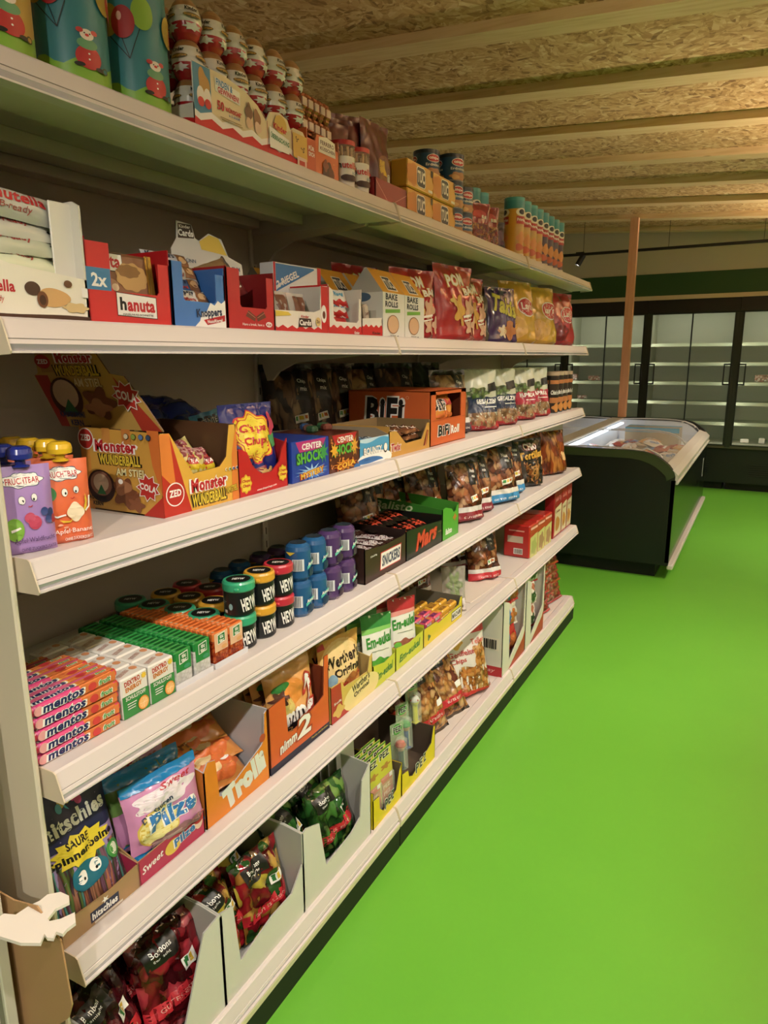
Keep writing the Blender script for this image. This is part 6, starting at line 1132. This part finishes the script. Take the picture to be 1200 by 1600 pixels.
g = G(); g.box(-.18, .18, -.20, .20, 0, .003, '#e0d2c4', .001); o = g.build('shelf_liner'); P(o, -.27, 2.98, Z[4]+.0006, yaw=-3); lab(o, 'pale loose cardboard sheet lying on the nearly empty fifth shelf', 'cardboard')
o = bag(.11, .20, .035, clear('small_film', '#b8b0a0', .55), [('r', .05, .05, .95, .3, '#d8ccc8'), T('fein', .2, .1, .8, .22, '#8a3a4a', b=.02), ('b', .5, .6, .3, .25, 6, .3, '#7a8a5a')], seed=80, name='seed_bag', wr=1.6); P(o, -.105, 2.66, Z[4], yaw=-50, tilt=8); lab(o, 'slim crinkled half clear bag standing alone right of the yellow carton', 'bag')
for i, (y, x, hh, m, n_) in enumerate(((2.42, -.33, .20, nut, 'behind the yellow carton'), (2.72, -.33, .20, nut, 'behind the slim clear bag'), (3.22, -.34, .22, nut, 'in the shade behind the frontmost nut bag'))):
    o = nutbag(.19, .24, .10, m, '#a8242c' if i == 2 else None, 82+i); P(o, x, y, Z[4], yaw=-26, tilt=6); lab(o, 'nut mix bag %s on the fifth shelf' % n_, 'nut bag', 'nut bags on the fifth shelf')
o = nutbag(.20, .25, .11, nut, '#c82a34', 90); P(o, -.16, 3.16, Z[4], yaw=-28, tilt=8); lab(o, 'nut mix bag with bright red base, frontmost on the fifth shelf', 'nut bag')
rdm = M('#c0241e', .32, coat=.3)
for i in range(3):
    g = gbox(.135, .15, .185, rdm, {'front': [('p', [(.1, 0), (.95, 0), (.95, .70), (.1, .62)], '#c8c878'), ('b', .55, .3, .3, .25, 5, .15, '#a8b060' if i == 0 else '#a8805a'), ('r', .1, .85, .9, .92, '#e8b0a0')], 'left': [('r', .15, .45, .75, .65, '#c8b8a0'), ('r', .4, .10, .75, .28, WH)]+[('r', .43+.04*k, .12, .45+.04*k, .26, BK) for k in range(8)]+[('r', .2, .8, .8, .84, '#e8a090')]}, .006)
    o = g.build('cracker_box'); put(o, .135, .15, 3.60+.145*i, 4, yaw=-3); lab(o, 'glossy red cracker pack, %s of the three' % ['left', 'middle', 'right'][i], 'cracker box', 'red cracker packs')
for i in range(3):
    g = gbox(.17 if i == 0 else .12, .06, .295, M('#a81c20', .32, coat=.3), {'front': [('p', [(.12, .05), (1, .05), (1, .68), (.12, .62)], '#d8c8a0'), T('Jeden Tag', .1, .74, .9, .86, '#e89890', b=.01, s=.3), T('Cracker', .2, .52, .8, .58, '#8a3a2c', b=.02), ('b', .5, .28, .28, .15, 3, .1, '#c88438')], 'top': [('r', 0, 0, 1, 1, '#d8b8a0')]}, .004)
    o = g.build('biscuit_box'); put(o, .17 if i == 0 else .12, .06, 4.075+[0, .175, .30][i], 4); lab(o, 'tall red biscuit box with cream picture, %s at the far end of the fifth shelf' % ['left', 'middle', 'right'][i], 'biscuit box', 'tall red biscuit boxes')

# ================================================================ bottom shelf
X6 = -.03
wc = M('#d9d4cc', .5); wi = '#b9b6b0'
def wbox(y0, w, h, front, lbl, d=.42):
    w += .003
    o = carton(w, d, h, front, [(0, 0), (1, 0), (1, .97), (.85, 1), (0, 1)], wc, wi, {}, name='fruit_sweets_carton', t=.004); put(o, w, d, y0, 5, x=X6, dz=.001); lab(o, lbl, 'display box'); return o
wbox(.70, .352, .27, [(0, 0), (1, 0), (1, 1), (.84, .97), (.62, .26), (.12, .26), (.06, .94), (0, .97)], 'white open carton of red wrapped sweets in the lower left corner')
wbox(1.056, .335, .27, [(0, 0), (1, 0), (1, .62), (.98, .60), (.83, .40), (.57, .40), (.18, .30), (.13, .95), (.0, 1)], 'white open carton of mixed fruit sweets with a pointed cut-out')
wbox(1.395, .385, .27, [(0, 0), (1, 0), (1, 1), (.86, .86), (.82, .40), (.68, .32), (.30, .28), (.22, .88), (.05, .98), (0, .96)], 'white open carton of green leaf printed sweets')
cher = food('cherry_sweets', ['#8a1420', '#b02430', '#c83a48', '#6a0c18', '#d86a70', '#4a0c14'], 30, .08, (1, 1, 1), .5, 1)
dkc = food('dark_cherries', ['#3a0c14', '#5a1420', '#2a080c', '#6a1c24'], 28, .1, (1, 1, 1), .5, 1)
frt = food('fruit_slices', ['#b01c28', '#d8a848', '#2c5a24', '#8a1420', '#c88a34', '#d8c040', '#3a6a2c'], 25, .08, (1, 1, 1), .6, 1)
grl = food('mint_leaves', ['#1f4a1c', '#2c6a28', '#4a8a34', '#123414', '#7aa848'], 28, .08, (1, 1, .6), 1, 1)
def sweets(w, h, body, seed, banner=True, tag=True):
    sh = []
    if banner: sh += [('p', [(0, .20), (1, .30), (1, .43), (0, .33)], '#c0202c'), T('GUTES ESSEN', .18, .285, .82, .325, '#e0a898', b=.0, r=5)]
    sh += [('p', [(.15, .66), (.62, .72), (.6, .93), (.12, .88)], '#16140f'), T('Bonbons', .22, .80, .52, .86, WH, b=.01, r=6), T('gemischt', .24, .74, .48, .78, WH, b=0, r=6)]
    if tag: sh += [('p', [(.62, .48), (.84, .52), (.82, .64), (.60, .60)], WH), ('p', [(.64, .51), (.70, .52), (.69, .61), (.63, .60)], '#2c7a3a'), ('p', [(.72, .525), (.77, .535), (.76, .615), (.71, .605)], '#d8b030')]
    return bag(w, h, .06, body, sh, seed=seed, stand=False, name='fruit_sweets_bag', wr=1.8, crimp=body)
def pile(items, protos, word):
    us = set()
    for i, (pi_, x, y, z, tl, yw, rl) in enumerate(items):
        s_ = protos[pi_]; o = s_ if pi_ not in us else cp(s_); us.add(pi_); P(o, x, y, Z[5]+z, tilt=tl, yaw=yw, roll=rl); lab(o, '%s, %s of the pile' % (word, (['frontmost', 'second from the front', 'third from the front', 'fourth from the front', 'fifth from the front', 'sixth from the front', 'rearmost'][i])), 'sweets bag', word+' pile')
pile([(0, -.075, .96, .03, 20, -10, 0), (1, -.085, .80, .03, 24, 12, 0), (0, -.15, .93, .06, 38, 8, 6), (1, -.20, .80, .07, 45, -12, -8), (2, -.26, .93, .12, 55, 5, 0), (2, -.33, .80, .14, 60, -8, 0)], [sweets(.19, .24, cher, 100), sweets(.19, .24, dkc, 101), sweets(.19, .24, dkc, 102, False)], 'red wrapped cherry sweets bag')
pile([(0, -.075, 1.29, .03, 16, -6, 0), (1, -.08, 1.15, .035, 24, 14, 0), (1, -.15, 1.28, .06, 40, 10, 8), (0, -.21, 1.15, .09, 50, -10, 0), (2, -.27, 1.27, .13, 55, 5, 0), (2, -.33, 1.14, .14, 60, -8, 0)], [sweets(.18, .22, frt, 104), sweets(.18, .22, frt, 105), sweets(.18, .22, cher, 106, False)], 'mixed fruit sweets bag')
pile([(0, -.075, 1.64, .03, 16, -6, 0), (0, -.12, 1.66, .05, 34, 12, 6), (1, -.10, 1.50, .04, 30, 14, 0), (1, -.20, 1.64, .09, 48, -8, 0), (2, -.24, 1.50, .12, 55, 5, 0), (2, -.32, 1.63, .15, 60, -8, 0)], [sweets(.20, .22, grl, 108), sweets(.20, .22, grl, 109), sweets(.20, .22, grl, 110, False)], 'green leaf printed sweets bag')
# yellow display boxes
yw_ = M('#ecd010', .4)
def pez(y0, w, fr, lbl, hh=.26):
    o = carton(w, .26, hh, fr, [(0, 0), (1, 0), (1, .5), (0, .5)], yw_, '#5a4a3c', {'front': [T('P', .40, .10, .49, .24, BK, b=.12, o=WH, ow=.05), T('E', .52, .12, .59, .25, BK, b=.12, o=WH, ow=.05), T('Z', .62, .14, .70, .27, BK, b=.12, o=WH, ow=.05)]}, back=.5, name='candy_display'); put(o, w, .26, y0, 5, x=X6, dz=.001); lab(o, lbl, 'display box')
pez(1.80, .208, [(0, 0), (1, 0), (1, .50), (.92, .42), (.80, .20), (.34, .12), (.22, .20), (.20, .38), (0, .40)], 'yellow low display box with candy refills, left of the two', .28)
pez(2.012, .29, [(0, 0), (1, 0), (1, .50), (.95, .52), (.88, .30), (.30, .13), (.20, .18), (.18, .28), (0, .32)], 'yellow low display box with candy dispensers, right of the two', .28)
cf = clear('blister', '#e8f0d8', .22)
b0 = None
for i in range(2):
    for k in range(4):
        if b0 is None:
            g = G(); g.box(-.045, .045, 0, .002, 0, .20, M('#c8c838', .35), .001)
            g.deco(lambda u, v, o: (-.045+.09*u, -o, .20*v), .09, .20, [T('PEZ', .15, .82, .85, .94, BK, b=.12, o=WH, ow=.05), ('r', 0, .96, 1, 1, '#4a8a2c'), ('b', .5, .66, .3, .05, 5, .3, '#b8803a'), ('r', .1, .36, .9, .48, '#d8583a'), ('r', .1, .24, .9, .35, '#c8885a'), ('r', .1, .12, .9, .23, '#d87858'), ('r', .1, .02, .9, .11, '#b86a48'), ('r', .7, .40, .9, .48, WH), T('PEZ', .2, .26, .7, .33, '#e8d8b0', b=.06), T('PEZ', .2, .14, .7, .21, '#e8d8b0', b=.06)]); g.box(-.04, .04, -.012, -.001, .005, .10, cf, .003); b0 = o = g.build('candy_refill_card')
        else: o = cp(b0)
        P(o, X6-.025-.022*k, 1.862+.09*i, Z[5]+.02+.0*k, tilt=5, yaw=-4); lab(o, 'yellow candy refill card, %s column, %s row' % (['left', 'right'][i], ORD[k]), 'refill card', 'candy refill cards')
h1 = None
for k in range(7):
    if h1 is None:
        g = G(); g.prism([(-.045, 0, 0), (.045, 0, 0), (.045, 0, .20), (.03, 0, .235), (-.03, 0, .235), (-.045, 0, .20)], (0, .0015, 0), '#c4bfbc'); g.deco(lambda u, v, o: (-.045+.09*u, -o, .235*v), .09, .235, [('e', .5, .9, .07, .025, '#4a4644'), ('r', .35, .7, .42, .72, '#4a4644')]); h1 = o = g.build('hang_card')
    else: o = cp(h1)
    P(o, -.13-.032*k, 1.80-.004*k, Z[5]+.095, yaw=-10, tilt=3); lab(o, 'grey-white hanging card behind the yellow displays, %s from the front' % ORD[k], 'card', 'grey-white hanging cards')
# candy dispensers with plain heads
for i, (x, y, z, body, head, c2) in enumerate(((-.07, 2.09, .06, '#1c3a3a', '#c83a2c', '#d8a078'), (-.10, 2.19, .085, '#1c3a88', '#2c9a3a', '#d8a078'), (-.115, 2.30, .135, '#d8d02c', '#e0dcd4', '#c8302c'))):
    t = empty('candy_dispenser'); g = G(); g.box(-.011, .011, -.006, .006, 0, .075, M(body, .3, coat=.3), .003); g.box(-.014, .014, -.014, .012, 0, .006, M(body, .3), .002); g.build('stem', t)
    g = G(); g.lathe([(.001, -.018), (.012, -.016), (.018, -.004), (.018, .002), (.001, .002)], M(c2 if i < 2 else '#d8d02c', .35), 20, (0, 0, .092)); g.lathe([(.02, 0), (.021, .006), (.016, .016), (.008, .021), (.001, .022)], M(head, .3, coat=.4), 20, (0, 0, .093))
    if i == 2:
        for a in (0, 1.6, 3.1, 4.7): g.lathe([(.006, 0), (.001, .001)], M('#c8302c', .3), 12, (.0, .0, .1155)); g.box(.0185*cos(a)-.004, .0185*cos(a)+.004, .0185*sin(a)-.004, .0185*sin(a)+.004, .096, .105, M('#c8302c', .3), .003)
    g.build('head', t)
    g = G(); g.box(-.024, .024, -.024, .016, -.004, .13, cf, .012); g.box(-.034, .034, .016, .018, -.01, .18, clear('card_film', '#c8e0b0', .3), .001)
    g.deco(lambda u, v, o: (-.034+.068*u, .016-o, -.01+.19*v), .068, .19, [('e', .5, .86, .36, .11, '#4a9a3a'), T('PEZ', .2, .80, .8, .92, BK, b=.12, o=WH, ow=.05)]); g.build('blister', t)
    P(t, x, y, Z[5]+z, yaw=-20, tilt=4); lab(t, ['candy dispenser with plain red head in clear packaging', 'candy dispenser with plain green head and blue stem', 'candy dispenser with white red-spotted head and yellow stem'][i], 'candy dispenser', None)
# nut bags lying beside
alm = food('almonds_and_cashews', ['#d8944c', '#e0a45c', '#c87c3c', '#7a3420', '#e8b878'], 38, .25, (1, 1, 1), .3)
for i, (x, y, z, tl, yw, m, n_) in enumerate(((-.10, 2.47, .0, 24, -10, alm, 'left front'), (-.09, 2.66, .0, 30, -16, alm, 'right front beside white crisps bag'), (-.20, 2.42, .05, 30, -8, nut, 'second row, left'), (-.22, 2.62, .05, 34, -12, nut, 'second row, right'), (-.32, 2.30, .06, 30, -8, swirl, 'third row, left'), (-.33, 2.55, .06, 30, -8, nut, 'third row, right'), (-.42, 2.1, .08, 20, -6, swirl, 'rear, behind the dispensers'))):
    o = bag(.20, .30, .07, m, [('p', [(0, .16), (1, .20), (1, .31), (0, .27)], '#c0202c'), T('GUTES ESSEN', .25, .215, .75, .25, WH, b=.0), ('p', [(.1, .74), (.55, .76), (.55, .93), (.1, .91)], '#1c2018'), ('p', [(.66, .36), (.90, .38), (.90, .47), (.66, .45)], WH), T('Nuss', .16, .80, .48, .88, WH, b=.03)], seed=120+i, name='nut_bag', wr=1.4, back=blk, crimp=M('#4a3c30', .3), stand=False); P(o, x, y, Z[5]+z, tilt=tl, yaw=yw); lab(o, 'nut bag with red banner leaning on bottom shelf, %s' % n_, 'nut bag', 'nut bags with red banner')
crf = food('ridged_potato_crisps', ['#e08a3c', '#e89c4c', '#d87c34', '#ecb068'], 30, .25, (1, 1, 1), 1)
o = bag(.31, .36, .13, M('#dcd4cc', .3, coat=.4), [('r', 0, .80, 1, 1, '#c42a28'), ('b', .55, .22, .42, .20, 6, .15, crf), ('b', .78, .52, .16, .15, 5, .2, crf), ('b', .3, .72, .14, .06, 4, .2, '#e0a848'), T('Geriffelte', .12, .56, .62, .63, '#b82c28', b=.02), T('Chips', .14, .46, .44, .54, '#b82c28', b=.02), T('Teller', .62, .66, .92, .73, '#d86a5a', b=.02), ('p', [(0, .0), (1, .0), (1, .06), (0, .12)], '#c42a28')], seed=130, name='crisps_bag', wr=1.6); P(o, X6-.10, 2.87, Z[5], yaw=-26, tilt=10); lab(o, 'big white and red ridged crisps bag on the bottom shelf', 'crisps bag')
cw = M('#dcd6c8', .5)
def sc(y0, w, fr, lbl, left=None):
    o = carton(w, .36, .41, fr, [(0, 0), (1, 0), (1, .94), (.9, .97), (0, 1)], cw, '#c8c0b4', {'left': left or [], 'front': [('p', [(.25, .0), (1, .0), (1, .30), (.9, .22)], '#b83428')]}, name='snack_carton', t=.004); put(o, w, .36, y0, 5, x=X6, dz=.001); lab(o, lbl, 'display box')
fr_ = [(0, 0), (1, 0), (1, .98), (.96, .98), (.92, .38), (.30, .12), (.24, .90), (0, .98)]
sc(3.11, .37, fr_, 'tall white carton with barcode on its side at the bottom right', [('r', 0, 0, 1, .13, '#c0242c'), T('Snack Day', .4, .04, .9, .10, '#e8b0a8', b=.01, s=.2), ('r', .50, .34, .95, .50, '#e8dcc8')]+[('r', .53+.028*k, .36, .545+.028*k+.004*(k % 3), .48, BK) for k in range(14)])
sc(3.49, .35, fr_, 'tall white carton next to the barcode carton')
rs = M('#c4282c', .28, coat=.4)
for i in range(2):
    for k in range(3):
        o = bag(.22, .18, .07, M('#d8ccc0', .3) if k == 1 else rs, [('r', 0, .72, 1, 1, rs), ('r', .4, .1, .52, .7, '#2c6ab0'), ('b', .7, .3, .2, .2, 5, .2, '#b8682c'), ('b', .2, .3, .14, .2, 5, .2, '#8a8a3c')] if i == 0 else [('r', 0, .8, 1, 1, rs), ('r', .05, .05, .95, .75, '#dcd4c4'), ('b', .3, .5, .14, .16, 4, .3, '#c83a34'), ('b', .65, .3, .16, .16, 5, .3, '#3a5a2c'), ('b', .7, .6, .12, .1, 4, .3, '#b86a4a')], seed=140+3*i+k, stand=False, name='snack_bag', wr=1.2)
        P(o, X6-.06, (3.34 if i == 0 else 3.70), Z[5]+.04+.135*k, yaw=-14, tilt=12); lab(o, '%s snack bag in the %s tall white carton, %s' % (['red with blue stripe', 'white printed'][i], ['barcode', 'second'][i], ['lowest', 'middle', 'top'][k]), 'snack bag', 'snack bags in tall cartons')
cookie = food('pretzel_pieces', ['#a8784a', '#8a4a2c', '#c8a078', '#b8302c', '#c03830'], 40, .3)
r0_ = None
for i in range(2):
    for k in range(6):
        if r0_ is None: r0_ = o = bag(.27, .11, .07, cookie, [('p', [(0, .62), (1, .62), (1, 1), (0, 1)], rs), ('r', 0, 0, 1, .12, rs), T('Mini', .1, .7, .4, .88, WH, b=.03, s=.3)], seed=150, stand=False, name='snack_bag', wr=1.2, crimp=rs)
        else: o = cp(r0_)
        P(o, X6-.065-.006*k, 4.03+.29*i-.012*k*i, Z[5]+.01+.062*k, yaw=-10+4*(k % 2), tilt=38); lab(o, 'red cookie snack bag stacked at the far bottom end, %s stack, layer %s' % (['left', 'right'][i], ORD[k]), 'snack bag', 'red cookie snack bags stacked at the end')
bpy.context.view_layer.update()
